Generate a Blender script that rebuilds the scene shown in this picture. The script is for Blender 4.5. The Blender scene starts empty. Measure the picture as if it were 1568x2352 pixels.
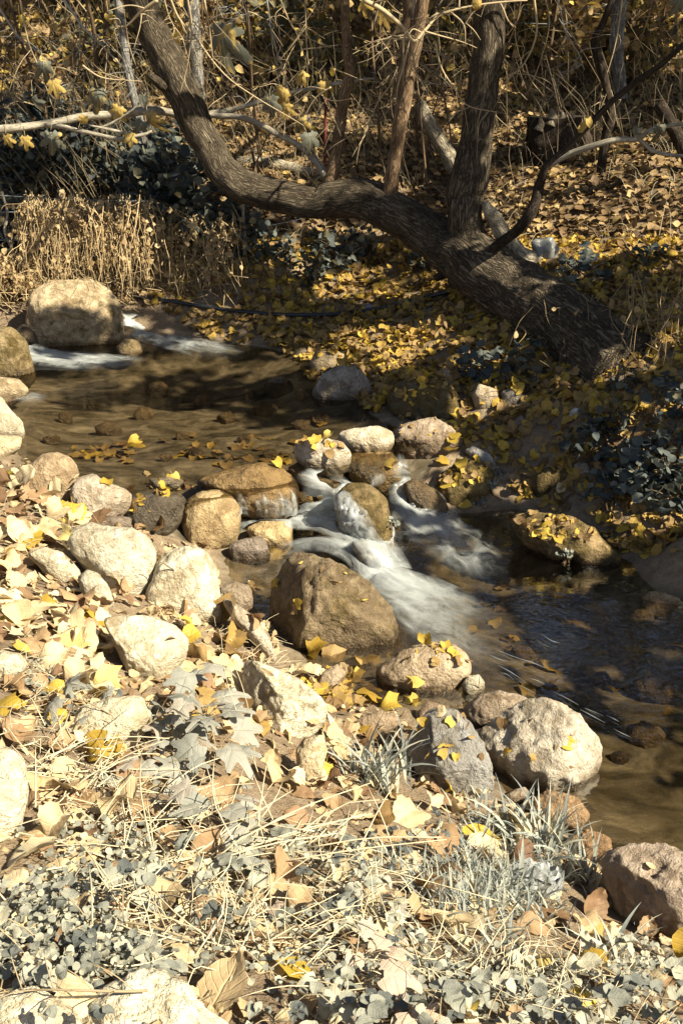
import bpy, bmesh, math, random
import numpy as np
from mathutils import Vector
from mathutils.bvhtree import BVHTree

rng = np.random.default_rng(11)
random.seed(11)
scene = bpy.context.scene
COL = scene.collection

# ------------------------------------------------------------------ camera
CAM = np.array([0.0, 0.0, 2.45])
PITCH = math.radians(25.0)
HALF = math.radians(27.2)
TV = math.tan(HALF); TH = TV * 1568 / 2352
FW = np.array([0, math.cos(PITCH), -math.sin(PITCH)])
UP = np.array([0, math.sin(PITCH), math.cos(PITCH)])
RT = np.array([1.0, 0, 0])
cd = bpy.data.cameras.new('camera'); cam = bpy.data.objects.new('camera', cd); COL.objects.link(cam)
cam.location = CAM; cam.rotation_euler = (math.pi / 2 - PITCH, 0, 0)
cd.sensor_fit = 'VERTICAL'; cd.sensor_height = 36; cd.lens = 18 / TV; cd.clip_start = .05; cd.clip_end = 500
scene.camera = cam

SUN_EL, SUN_AZ = math.radians(42), math.radians(-30)      # azimuth measured from +x
SUN = np.array([math.cos(SUN_EL) * math.cos(SUN_AZ), math.cos(SUN_EL) * math.sin(SUN_AZ), math.sin(SUN_EL)])


def ray(u, v):
    """direction through a point of the photograph (1568 x 2352 frame), depth 1"""
    return FW + RT * ((u - 784) / 784 * TH) + UP * ((1176 - v) / 1176 * TV)


def pz(u, v, z):
    d = ray(u, v); return CAM + d * ((z - CAM[2]) / d[2])


def py(u, v, y):
    d = ray(u, v); return CAM + d * (y / d[1])


def proj(p):
    q = np.atleast_2d(p) - CAM
    t = q @ FW
    t = np.where(np.abs(t) < 1e-6, 1e-6, t)
    u = 784 + 784 * (q @ RT) / t / TH
    v = 1176 - 1176 * (q @ UP) / t / TV
    return u, v, t


# ------------------------------------------------------------------ noise
_p = np.random.default_rng(3).permutation(256); PERM = np.concatenate([_p, _p, _p])
_g = np.random.default_rng(4).normal(size=(256, 3)); GRAD = _g / np.linalg.norm(_g, axis=1)[:, None]


def noise(p):
    p = np.asarray(p, float)
    i = np.floor(p).astype(int); f = p - i; i &= 255
    w = f * f * f * (f * (f * 6 - 15) + 10)
    out = 0
    for dx in (0, 1):
        for dy in (0, 1):
            for dz in (0, 1):
                h = PERM[PERM[PERM[(i[:, 0] + dx) & 255] + ((i[:, 1] + dy) & 255)] + ((i[:, 2] + dz) & 255)]
                g = GRAD[h]
                d = ((f - np.array([dx, dy, dz])) * g).sum(1)
                wx = w[:, 0] if dx else 1 - w[:, 0]
                wy = w[:, 1] if dy else 1 - w[:, 1]
                wz = w[:, 2] if dz else 1 - w[:, 2]
                out = out + d * wx * wy * wz
    return out * 1.5


def fbm(p, octv=4, gain=.5, lac=2.07):
    s = 0; a = 1; q = np.asarray(p, float)
    for k in range(octv):
        s = s + a * noise(q + 17.3 * k); a *= gain; q = q * lac
    return s


def sstep(a, b, x):
    t = np.clip((x - a) / (b - a), 0, 1); return t * t * (3 - 2 * t)


# ------------------------------------------------------------------ terrain
WU, WL = .30, 0.0                                   # water levels above and below the stone dam
_c = []
for (u, v, z) in [
    # lower pool bed
    (1150, 1400, -.2), (1300, 1500, -.22), (1450, 1700, -.2), (1500, 1850, -.16), (1500, 1350, -.2), (1000, 1260, -.16),
    (1250, 1720, -.12), (1350, 1900, -.08), (1150, 1560, -.12), (1000, 1450, -.1), (1200, 1280, -.16), (1560, 1550, -.2),
    (1380, 1950, -.05), (1500, 2000, -.1), (1100, 1230, -.12),
    # middle shelf
    (650, 1215, -.02), (780, 1230, -.02), (560, 1300, -.06), (600, 1330, -.06),
    # shore of the near bank
    (500, 1330, .06), (570, 1440, .05), (700, 1560, .03), (860, 1640, .04), (1000, 1720, .05), (1150, 1840, .03), (1250, 1890, .03),
    (1380, 2010, .03), (1420, 2110, .08), (1568, 2190, .2),
    # near bank
    (0, 1130, .42), (20, 1060, .33), (150, 1170, .34), (300, 1200, .26), (430, 1255, .08),
    (0, 1250, .47), (150, 1350, .45), (250, 1450, .46), (450, 1430, .25), (0, 1500, .68), (300, 1600, .56), (520, 1580, .36),
    (700, 1720, .26), (900, 1850, .27), (0, 1800, .88), (300, 1800, .76), (600, 1850, .56), (1000, 1950, .34), (1200, 1980, .2),
    (0, 2352, 1.2), (400, 2352, 1.15), (800, 2352, 1.05), (1200, 2352, .88), (1568, 2352, .62), (800, 2100, .76), (300, 2080, .97),
    (1250, 2150, .48), (1480, 2230, .35),
    # dam crest
    (300, 1180, .2), (480, 1130, .17), (600, 1110, .16), (720, 1090, .15), (850, 1070, .15), (960, 1040, .2), (1080, 1080, .22),
    # upper pool bed
    (200, 950, .17), (400, 950, .15), (600, 950, .16), (400, 860, .13), (600, 880, .15), (740, 980, .18), (500, 1045, .2), (200, 1030, .2),
    (250, 870, .14), (100, 950, .18),
    # far shore
    (340, 765, .36), (500, 770, .34), (650, 790, .33), (720, 850, .33), (850, 940, .32), (900, 975, .31),
    # far bank
    (330, 690, .5), (450, 690, .52), (700, 700, .5), (900, 790, .48), (1050, 800, .52), (1100, 950, .36), (1180, 1060, .2), (1150, 1150, .02),
    (1300, 1150, .1), (1450, 1160, .24), (1420, 1250, .0), (1568, 1260, .08), (1568, 1150, .36), (1568, 1000, .5), (1300, 930, .5),
    (1300, 800, .66), (1500, 800, .8), (600, 600, .8), (850, 600, .74), (1200, 640, .95), (1330, 600, 1.02), (1400, 500, 1.2),
    (1200, 350, 1.5), (1500, 400, 1.5), (800, 380, 1.4), (350, 560, .95), (500, 520, 1.0),
    (30, 690, .55), (-250, 690, .6), (150, 640, .66), (30, 840, .2), (-200, 900, .45), (-300, 1100, .6), (-250, 1500, .95),
]:
    _c.append(pz(u, v, z))
_c += [np.array(q, float) for q in [
    (-2, -1, 1.5), (2, -1, 1.0), (0, -2, 1.5), (-4, 0, 1.7), (-5, 3, 1.4), (-5, 6, .9), (4, -1, .7), (4, 1.2, .1), (3, 2.4, -.2), (4.5, 2, -.2),
    (6, .5, .4), (4.2, 4.6, .2), (6, 4, .6), (6, 6.5, 1.0), (5, 8, 1.3), (7, 10, 1.9), (5, 12, 2.2), (0, 12, 1.9), (-3, 11, 1.6), (-6, 10, 1.7),
    (-3.5, 8.8, .5), (-6, 8.5, .7), (0, 15, 2.55), (5, 16, 2.9), (-5, 14, 2.6), (-10, 12, 2.6), (0, 20, 3.9), (8, 20, 4.2), (-8, 20, 4.4),
    (0, 26, 6.5), (12, 26, 7), (-12, 26, 7), (0, 36, 11), (14, 36, 11), (-14, 36, 11), (14, 12, 3), (14, 4, 1.5), (14, -3, 1), (-12, 4, 2.2), (-12, -3, 2.2)]]
_c = np.array(_c)
SC = 5.0


def _tps():
    X = _c[:, :2] / SC; n = len(X)
    d = np.linalg.norm(X[:, None] - X[None], axis=2)
    K = np.where(d > 0, d * d * np.log(d + 1e-12), 0) + np.eye(n) * 2e-3
    A = np.zeros((n + 3, n + 3)); A[:n, :n] = K; A[:n, n] = 1; A[:n, n + 1:] = X; A[n, :n] = 1; A[n + 1:, :n] = X.T
    return X, np.linalg.solve(A, np.concatenate([_c[:, 2], [0, 0, 0]]))


_X, _W = _tps()


def h0(x, y):
    q = np.stack([np.ravel(x), np.ravel(y)], 1) / SC
    out = np.empty(len(q))
    for s in range(0, len(q), 20000):
        b = q[s:s + 20000]
        d2 = ((b[:, None] - _X[None]) ** 2).sum(2)
        out[s:s + 20000] = (.5 * d2 * np.log(d2 + 1e-20)) @ _W[:-3] + _W[-3] + b @ _W[-2:]
    return out


def h(x, y):
    x = np.ravel(np.asarray(x, float)); y = np.ravel(np.asarray(y, float))
    p = np.stack([x, y, 0 * x], 1)
    far = sstep(6, 14, y)
    return h0(x, y) + fbm(p * 2.2, 3) * (.022 + .06 * far) + fbm(p * 11, 2) * .008


_dam = np.array([pz(u, v, .3)[:2] for u, v in [(-400, 1120), (300, 1180), (480, 1150), (600, 1130), (720, 1110), (850, 1085), (960, 1055), (1020, 1000)]])


def water_level(x, y):
    dy = np.interp(x, _dam[:, 0], _dam[:, 1])
    return np.where((y > dy) & (x < _dam[-1, 0]), WU, WL)


def at_slow(u, v):
    """where the line of sight meets the bare ground"""
    d = ray(u, v); t = np.linspace(.8, 45, 1600)
    P = CAM + d * t[:, None]
    below = P[:, 2] < h(P[:, 0], P[:, 1])
    k = int(np.argmax(below)) if below.any() else len(t) - 1
    a, b = t[max(k - 1, 0)], t[k]
    tt = np.linspace(a, b, 12); P = CAM + d * tt[:, None]
    below = P[:, 2] < h(P[:, 0], P[:, 1])
    return P[int(np.argmax(below))] if below.any() else P[-1]


def at_surf(u, v):
    """ground or water, whichever is met first"""
    g = at(u, v)
    for lv in (WU, WL):
        w = pz(u, v, lv)
        if ray(u, v)[2] < 0 and w[1] < g[1] and water_level(w[0], w[1]) == lv:
            return w
    return g


# ------------------------------------------------------------------ mesh helpers
class MB:
    def __init__(s): s.v = []; s.f4 = []; s.f3 = []; s.r = []; s.w = []; s.n = 0

    def add(s, v, f, rnd=0.0, uvw=None):
        v = np.asarray(v, float); k = len(v)
        if k == 0: return s
        f = np.asarray(f, int)
        (s.f4 if f.shape[1] == 4 else s.f3).append(f + s.n)
        s.v.append(v); s.r.append(np.broadcast_to(np.asarray(rnd, float), (k,)))
        s.w.append(np.zeros((k, 3)) if uvw is None else np.asarray(uvw, float)); s.n += k
        return s

    def build(s, name, mat, parent=None, origin=None, smooth=True):
        v = np.concatenate(s.v) if s.v else np.zeros((0, 3))
        if origin is not None: v = v - np.asarray(origin)
        me = bpy.data.meshes.new(name)
        f4 = np.concatenate(s.f4) if s.f4 else np.zeros((0, 4), int)
        f3 = np.concatenate(s.f3) if s.f3 else np.zeros((0, 3), int)
        me.vertices.add(len(v)); me.vertices.foreach_set('co', v.astype(np.float32).ravel())
        nl = len(f4) * 4 + len(f3) * 3
        me.loops.add(nl); me.loops.foreach_set('vertex_index', np.concatenate([f4.ravel(), f3.ravel()]).astype(np.int32))
        me.polygons.add(len(f4) + len(f3))
        st = np.concatenate([np.arange(len(f4)) * 4, len(f4) * 4 + np.arange(len(f3)) * 3]).astype(np.int32)
        me.polygons.foreach_set('loop_start', st)
        me.update(calc_edges=True)
        me.polygons.foreach_set('use_smooth', np.full(len(st), smooth))
        if s.r:
            a = me.attributes.new('rnd', 'FLOAT', 'POINT'); a.data.foreach_set('value', np.concatenate(s.r).astype(np.float32))
            a = me.attributes.new('uvw', 'FLOAT_VECTOR', 'POINT'); a.data.foreach_set('vector', np.concatenate(s.w).astype(np.float32).ravel())
        me.materials.append(mat); me.update()
        o = bpy.data.objects.new(name, me); COL.objects.link(o)
        if origin is not None and parent is None: o.location = origin
        if parent is not None: o.parent = parent
        return o


def tag(o, label=None, cat=None, group=None, kind=None):
    if label: o['label'] = label
    if cat: o['category'] = cat
    if group: o['group'] = group
    if kind: o['kind'] = kind
    return o


def empty(name, loc=(0, 0, 0), rz=0.0):
    o = bpy.data.objects.new(name, None); COL.objects.link(o); o.location = loc; o.rotation_euler = (0, 0, rz); o.empty_display_size = .05
    return o


def copy_tree(o, parent=None):
    kids = list(o.children)
    c = o.copy(); COL.objects.link(c)
    if parent is not None: c.parent = parent
    for k in kids: copy_tree(k, c)
    return c


def catmull(P, n):
    P = np.asarray(P, float); m = len(P)
    if m == 2:
        t = np.linspace(0, 1, n)[:, None]; return P[0] * (1 - t) + P[1] * t
    Q = np.vstack([2 * P[0] - P[1], P, 2 * P[-1] - P[-2]])
    s = np.linspace(0, m - 1, n); k = np.minimum(s.astype(int), m - 2); t = (s - k)[:, None]
    a, b, c, d = Q[k], Q[k + 1], Q[k + 2], Q[k + 3]
    return .5 * (2 * b + (c - a) * t + (2 * a - 5 * b + 4 * c - d) * t * t + (3 * b - a - 3 * c + d) * t ** 3)


def tube(mb, pts, rad, sides=8, n=None, lump=0.0, lfreq=3.0, rnd=0.0, wiggle=0.0, seed=0.0):
    """a tapered, slightly lumpy stem through the points"""
    pts = np.asarray(pts, float); rad = np.asarray(rad, float)
    if rad.ndim == 0: rad = np.full(len(pts), float(rad))
    L = np.linalg.norm(np.diff(pts, axis=0), axis=1).sum()
    if n is None: n = max(len(pts) * 3, 6)
    C = catmull(np.column_stack([pts, rad]), n); P = C[:, :3].copy(); r = np.maximum(C[:, 3], 1e-4)
    if wiggle:
        t = np.linspace(0, 1, n)[:, None]
        q = np.column_stack([np.linspace(0, L * 4, n), np.full(n, seed), np.zeros(n)])
        P += np.column_stack([noise(q), noise(q + 31), noise(q + 57)]) * wiggle * np.minimum(1, 4 * t)
    T = np.gradient(P, axis=0); T /= np.linalg.norm(T, axis=1)[:, None] + 1e-12
    a = np.array([0, 1.0, 0]) if abs(T[0][1]) < .9 else np.array([1.0, 0, 0])
    nx = np.cross(T[0], a); nx /= np.linalg.norm(nx); N = [nx]
    for k in range(1, n):
        q = N[-1] - T[k] * (N[-1] @ T[k]); N.append(q / (np.linalg.norm(q) + 1e-12))
    N = np.array(N); B = np.cross(T, N)
    th = np.linspace(0, 2 * np.pi, sides, endpoint=False)
    ring = (np.cos(th)[None, :, None] * N[:, None] + np.sin(th)[None, :, None] * B[:, None])
    rr = np.broadcast_to(r[:, None], (n, sides)).copy()
    if lump:
        q = (P[:, None] + ring * r[:, None, None]).reshape(-1, 3) * lfreq + seed
        rr *= 1 + lump * fbm(q, 3).reshape(n, sides)
    V = P[:, None] + ring * rr[..., None]
    ln = np.linspace(0, L, n)
    uvw = np.stack([np.broadcast_to(np.cos(th) * r[0], (n, sides)), np.broadcast_to(np.sin(th) * r[0], (n, sides)), np.broadcast_to(ln[:, None], (n, sides))], 2)
    i = np.arange(n - 1)[:, None] * sides; j = np.arange(sides)[None]; j2 = (j + 1) % sides
    F = np.stack([i + j, i + j2, i + sides + j2, i + sides + j], 2).reshape(-1, 4)
    V = np.vstack([V.reshape(-1, 3), P[:1], P[-1:]]); uvw = np.vstack([uvw.reshape(-1, 3), [[0, 0, 0]], [[0, 0, L]]])
    mb.add(V, F, rnd, uvw)
    base = mb.n - len(V); c0, c1 = base + n * sides, base + n * sides + 1
    e = base + (n - 1) * sides
    mb.f3.append(np.stack([np.full(sides, c0), base + (np.arange(sides) + 1) % sides, base + np.arange(sides)], 1))
    mb.f3.append(np.stack([np.full(sides, c1), e + np.arange(sides), e + (np.arange(sides) + 1) % sides], 1))
    return P


# ------------------------------------------------------------------ leaf templates: base at 0, tip at +y, unit length
def leaf_t(kind='ovate', nx=4, ny=7, fold=.25, bend=.3, wav=.04, seed=0, twist=0.0, crumple=0.0):
    R = np.random.default_rng(seed)
    t = np.linspace(0, 1, ny + 1); s = np.linspace(-1, 1, nx + 1)
    if kind == 'ovate': w = .40 * np.sin(np.pi * np.clip(t, 0, 1) ** .72) ** .75 + .004
    elif kind == 'heart': w = .47 * np.sin(np.pi * (t * .93 + .07) ** .62) ** .7 * (1 - .1 * t) + .002
    elif kind == 'round': w = .46 * np.sqrt(np.clip(1 - (2 * t - 1) ** 2, 0, 1)) + .004
    elif kind == 'willow': w = .11 * np.sin(np.pi * t ** .85) + .003
    else: w = .30 * np.sin(np.pi * t ** .8) ** .8 + .004
    S, T = np.meshgrid(s, t)
    ser = 1 + (.05 * np.sign(np.sin(T * 40)) * (np.abs(S) > .9) if ny >= 9 else 0)
    x = S * w[:, None] * ser; y = T - (.08 * S ** 2 * (1 - T) * (T < .2) * 2 if kind == 'heart' else 0)
    z = fold * np.abs(x) * (.6 + .8 * T) + wav * np.sin(T * 9 + S * 2 + R.uniform(0, 6)) * np.abs(S) + wav * .6 * np.sin(T * 17 + R.uniform(0, 6)) * S
    a = bend * 2 * T + 1e-6
    yy = np.sin(a * 1.0) / (bend * 2 + 1e-6) if abs(bend) > .01 else y
    zz = -(1 - np.cos(a)) / (bend * 2 + 1e-6) if abs(bend) > .01 else 0 * y
    y2 = yy + (y - T); z2 = z + zz
    if crumple:
        cq = np.stack([S.ravel() * 1.3 + seed * 3, T.ravel() * 3.2, 0 * S.ravel() + seed], 1)
        z2 = z2 + (crumple * fbm(cq, 3)).reshape(S.shape); x = x * (1 - .12 * np.abs(fbm(cq + 9, 2)).reshape(S.shape)); y2 = y2 + (.05 * fbm(cq + 21, 2) * np.abs(S.ravel())).reshape(S.shape)
    tw = twist * T
    x3 = x * np.cos(tw) - z * np.sin(tw); z3 = z2 + x * np.sin(tw)
    V = np.stack([x3, y2, z3], 2).reshape(-1, 3)
    W = np.stack([S, T, 0 * T], 2).reshape(-1, 3)
    i = np.arange(ny)[:, None] * (nx + 1); j = np.arange(nx)[None]
    F = np.stack([i + j, i + j + 1, i + nx + 2 + j, i + nx + 1 + j], 2).reshape(-1, 4)
    return V, F, W


def lobed_t(seed=0, curl=.25, lobes=5, deep=.42, serr=.04, lw=.36):
    R = np.random.default_rng(seed)
    n = 44; ph = np.linspace(-np.pi, np.pi, n, endpoint=False)
    cen = {5: [0, .85, -.85, 1.75, -1.75], 3: [0, 1.0, -1.0]}[lobes]; ln = {5: [.78, .66, .66, .42, .42], 3: [.75, .6, .6]}[lobes]
    r = np.full(n, deep * .6)
    for c, l in zip(cen, ln):
        d = np.angle(np.exp(1j * (ph - c - R.normal(0, .06))))
        r = np.maximum(r, l * R.uniform(.9, 1.1) * np.exp(-(np.abs(d) / lw) ** 2.6))
    r *= 1 + serr * np.sin(ph * 22)
    r = np.where(np.abs(ph) > 2.7, r * .55, r)
    rings = np.array([.04, .3, .55, .8, 1.0])
    P = rings[:, None] * r[None]
    x = P * np.sin(ph); y = P * np.cos(ph) + .22
    d = np.hypot(x, y - .22)
    z = -curl * d ** 2 * 1.3 + .1 * np.abs(np.sin(ph * 2.5)) * P + .03 * np.sin(5 * x + R.uniform(0, 6)) + R.normal(0, .2) * x * y
    V = np.stack([x, y, z], 2).reshape(-1, 3)
    W = np.stack([x / .5, y, 0 * x + 1], 2).reshape(-1, 3)
    m = len(rings)
    i = np.arange(m - 1)[:, None] * n; j = np.arange(n)[None]; j2 = (j + 1) % n
    F = np.stack([i + j, i + j2, i + n + j2, i + n + j], 2).reshape(-1, 4)
    return V, F, W


def frames(nrm, yaw):
    """rotation matrices with z along nrm and y turned by yaw"""
    nrm = nrm / (np.linalg.norm(nrm, axis=1)[:, None] + 1e-12)
    a = np.stack([np.cos(yaw), np.sin(yaw), 0 * yaw], 1)
    y = a - nrm * (a * nrm).sum(1)[:, None]; y /= np.linalg.norm(y, axis=1)[:, None] + 1e-9
    x = np.cross(y, nrm)
    return np.stack([x, y, nrm], 2)


def scatter(mb, tmpls, pos, nrm, yaw, size, rnd, R=None):
    R = R or rng
    if len(pos) == 0: return
    M = frames(nrm, yaw); ch = R.integers(0, len(tmpls), len(pos))
    for k, (V, F, W) in enumerate(tmpls):
        m = ch == k; n = int(m.sum())
        if n == 0: continue
        VV = np.einsum('nij,vj->nvi', M[m] * size[m][:, None, None], V - np.array([0, .45, 0])) + pos[m][:, None]
        nv = len(V)
        FF = (F[None] + (np.arange(n) * nv)[:, None, None]).reshape(-1, F.shape[1])
        WW = np.broadcast_to(W, (n, nv, 3)).reshape(-1, 3)
        mb.add(VV.reshape(-1, 3), FF, np.repeat(rnd[m], nv), WW)


def rand_nrm(n, tilt, R=None, base=None):
    R = R or rng
    a = R.uniform(0, 2 * np.pi, n); t = np.abs(R.normal(0, tilt, n))
    q = np.stack([np.sin(t) * np.cos(a), np.sin(t) * np.sin(a), np.cos(t)], 1)
    return q if base is None else q + base - np.array([0, 0, 1])
# ------------------------------------------------------------------ materials
class NT:
    def __init__(s, name):
        s.m = bpy.data.materials.new(name); s.m.use_nodes = True; s.t = s.m.node_tree; s.t.nodes.clear()
        s.out = s.t.nodes.new('ShaderNodeOutputMaterial')

    def n(s, ty, ins=None, **kw):
        o = s.t.nodes.new('ShaderNode' + ty)
        for k, v in kw.items(): setattr(o, k, v)
        for k, v in (ins or {}).items(): s.put(o.inputs[k], v)
        return o

    def put(s, sock, v):
        if hasattr(v, 'is_output') or isinstance(v, bpy.types.NodeSocket): s.t.links.new(v, sock)
        elif isinstance(v, (tuple, list)) and len(v) == 3 and sock.type == 'RGBA': sock.default_value = (*v, 1)
        else: sock.default_value = v

    def ramp(s, fac, stops, interp='LINEAR'):
        o = s.n('ValToRGB', {'Fac': fac}); e = o.color_ramp; e.interpolation = interp
        while len(e.elements) < len(stops): e.elements.new(.5)
        for el, (p, c) in zip(e.elements, stops):
            el.position = p; el.color = (*c, 1) if len(c) == 3 else c
        return o.outputs['Color']

    def mix(s, fac, a, b, mode='MIX'):
        o = s.n('Mix', data_type='RGBA', blend_type=mode); s.put(o.inputs[0], fac); s.put(o.inputs[6], a); s.put(o.inputs[7], b); return o.outputs[2]

    def math(s, op, a, b=0.0, clamp=False):
        o = s.n('Math', operation=op, use_clamp=clamp); s.put(o.inputs[0], a); s.put(o.inputs[1], b); return o.outputs[0]

    def rng(s, v, a, b, c=0.0, d=1.0):
        o = s.n('MapRange', {'Value': v, 'From Min': a, 'From Max': b, 'To Min': c, 'To Max': d}); return o.outputs[0]

    def noise(s, vec, scale, detail=4, rough=.55, dist=0.0):
        return s.n('TexNoise', {'Vector': vec, 'Scale': scale, 'Detail': detail, 'Roughness': rough, 'Distortion': dist}).outputs['Fac']

    def attr(s, name, out='Fac'):
        return s.n('Attribute', attribute_name=name).outputs[out]

    def mapping(s, vec, scale):
        return s.n('Mapping', {'Vector': vec, 'Scale': scale}).outputs[0]

    def bump(s, hgt, strength=.5, dist=.02, normal=None):
        o = s.n('Bump', {'Height': hgt, 'Strength': strength, 'Distance': dist})
        if normal is not None: s.put(o.inputs['Normal'], normal)
        return o.outputs[0]

    def pbr(s, col, rough=.8, normal=None, spec=.3, **kw):
        ins = {'Base Color': col, 'Roughness': rough, 'Specular IOR Level': spec}; ins.update(kw)
        o = s.n('BsdfPrincipled', ins)
        if normal is not None: s.put(o.inputs['Normal'], normal)
        return o.outputs[0]

    def done(s, sh):
        s.t.links.new(sh, s.out.inputs['Surface']); return s.m


def mat_ground():
    t = NT('soil_ground'); p = t.n('NewGeometry').outputs['Position']
    bed = t.attr('rnd')
    n1 = t.noise(p, 3, 6); n2 = t.noise(p, 22, 5, .65); n3 = t.noise(p, 110, 3, .6)
    soil = t.ramp(n2, [(.25, (.085, .06, .038)), (.5, (.22, .165, .108)), (.75, (.40, .325, .225))])
    soil = t.mix(t.rng(n3, .4, .7), soil, (.25, .19, .12))
    soil = t.mix(t.rng(n1, .4, .62, 0, .5), soil, (.09, .062, .04))
    pn = t.noise(t.mapping(p, (1, 1.6, 1)), 3.4, 6, .62, 1.2)
    vor = t.n('TexVoronoi', {'Vector': p, 'Scale': 17.0}, feature='F1')
    bedc = t.ramp(pn, [(.28, (.020, .017, .011)), (.41, (.060, .050, .033)), (.53, (.14, .115, .08)), (.7, (.28, .235, .168))])
    bedc = t.mix(t.rng(t.n('SeparateColor', {0: vor.outputs['Color']}).outputs[0], 0, 1, 0, .3), bedc, (.10, .075, .035))
    col = t.mix(bed, soil, bedc)
    hg = t.math('ADD', n2, t.math('MULTIPLY', n3, .5))
    hg = t.math('ADD', hg, t.math('MULTIPLY', t.math('MULTIPLY', vor.outputs['Distance'], -.8), bed))
    hg = t.math('MULTIPLY', hg, t.rng(bed, 0, 1, 1, .35))
    return t.done(t.pbr(col, .95, t.bump(hg, .8, .02), .15))


def mat_rock(name, wet=0.0, moss=0.0, pits=.5):
    t = NT(name); tc = t.n('TexCoord').outputs['Object']; oi = t.n('ObjectInfo')
    off = t.n('VectorMath', {0: tc, 1: t.n('CombineXYZ', {0: t.math('MULTIPLY', oi.outputs['Random'], 40.0)}).outputs[0]}, operation='ADD').outputs[0]
    n1 = t.noise(off, 5, 6, .6, .4); n2 = t.noise(off, 21, 6, .65, .3); n3 = t.noise(off, 85, 4, .6)
    base = oi.outputs['Color']
    dark = t.mix(1.0, base, (.42, .36, .29), 'MULTIPLY'); lite = t.mix(1.0, base, (1.32, 1.34, 1.38), 'MULTIPLY')
    c = t.mix(t.rng(n1, .32, .66), dark, base)
    c = t.mix(t.rng(n2, .46, .74), c, lite)
    c = t.mix(t.rng(n3, .58, .74, 0, .55), c, dark)
    nl = t.noise(off, 2.1, 5, .6, .8); c = t.mix(t.rng(nl, .52, .66, 0, .5), c, t.mix(1.0, base, (.62, .58, .52), 'MULTIPLY'))
    c = t.mix(t.rng(t.noise(off, 38, 3, .5), .64, .7, 0, .5), c, t.mix(1.0, base, (.5, .42, .28), 'MULTIPLY'))
    vein = t.math('ABSOLUTE', t.math('SUBTRACT', t.noise(off, 3.3, 5, .5, 1.3), .5))
    c = t.mix(t.rng(vein, .0, .018, .7, 0), c, dark)
    if moss:
        nm = t.noise(off, 9, 6, .7)
        c = t.mix(t.rng(nm, .62 - .3 * moss, .78 - .25 * moss), c, t.ramp(n2, [(.3, (.035, .026, .008)), (.55, (.10, .07, .02)), (.75, (.24, .17, .055))]))
    # the wet band just above the two water levels
    pos = t.n('NewGeometry').outputs['Position']; z = t.n('SeparateXYZ', {0: pos}).outputs[2]
    n4 = t.noise(off, 240, 3, .6)
    hg = t.math('ADD', t.math('ADD', t.math('MULTIPLY', n1, .7), t.math('MULTIPLY', n4, .10)), t.math('ADD', t.math('MULTIPLY', n2, .6), t.math('MULTIPLY', n3, .3)))
    r = .85
    if wet > .5:
        c = t.mix(wet, c, t.mix(1.0, c, (.5, .44, .34), 'MULTIPLY')); r = .85 - .62 * wet
    else:
        zz = t.math('ADD', t.math('SUBTRACT', z, oi.outputs['Alpha']), t.math('MULTIPLY', n1, .06))
        w = t.rng(zz, .05, .085, 1, 0)
        c = t.mix(t.math('MULTIPLY', w, .8), c, t.mix(1.0, c, (.36, .31, .24), 'MULTIPLY')); r = t.rng(w, 0, 1, .88, .25)
        if wet: c = t.mix(wet, c, t.mix(1.0, c, (.62, .55, .44), 'MULTIPLY'))
    return t.done(t.pbr(c, r, t.bump(hg, .95, .045), .3 + .2 * wet))


def mat_bark(name, cols, furrow=1.0):
    t = NT(name); q = t.attr('uvw', 'Vector')
    big = t.noise(q, 5, 3); wob = t.n('VectorMath', {0: t.n('TexNoise', {'Vector': q, 'Scale': 7.0}).outputs['Color'], 1: (.09, .09, .3)}, operation='MULTIPLY').outputs[0]
    qq = t.n('VectorMath', {0: q, 1: wob}, operation='ADD').outputs[0]
    r1 = t.math('ABSOLUTE', t.math('SUBTRACT', t.noise(t.mapping(qq, (34, 34, 5.5)), 1.0, 4, .6), .5))
    r2 = t.math('ABSOLUTE', t.math('SUBTRACT', t.noise(t.mapping(qq, (70, 70, 20)), 1.0, 3, .55), .5))
    n2 = t.noise(t.mapping(q, (40, 40, 16)), 3.0, 4, .6)
    hg = t.math('ADD', t.rng(r1, 0, .16), t.math('ADD', t.math('MULTIPLY', t.rng(r2, 0, .2), .45), t.math('MULTIPLY', n2, .35)))
    c = t.ramp(t.math('ADD', t.math('MULTIPLY', hg, .36), t.math('MULTIPLY', big, .35)), cols)
    return t.done(t.pbr(c, .92, t.bump(hg, .8 * furrow, .03), .12))


def mat_twig(name, col, var=.5):
    t = NT(name); r = t.attr('rnd'); q = t.attr('uvw', 'Vector')
    n = t.noise(q, 30, 3)
    c = t.mix(r, tuple(a * (1 - var) for a in col), col)
    c = t.mix(t.rng(n, .4, .7, 0, .5), c, tuple(a * .5 for a in col))
    return t.done(t.pbr(c, .8, None, .2))


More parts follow.
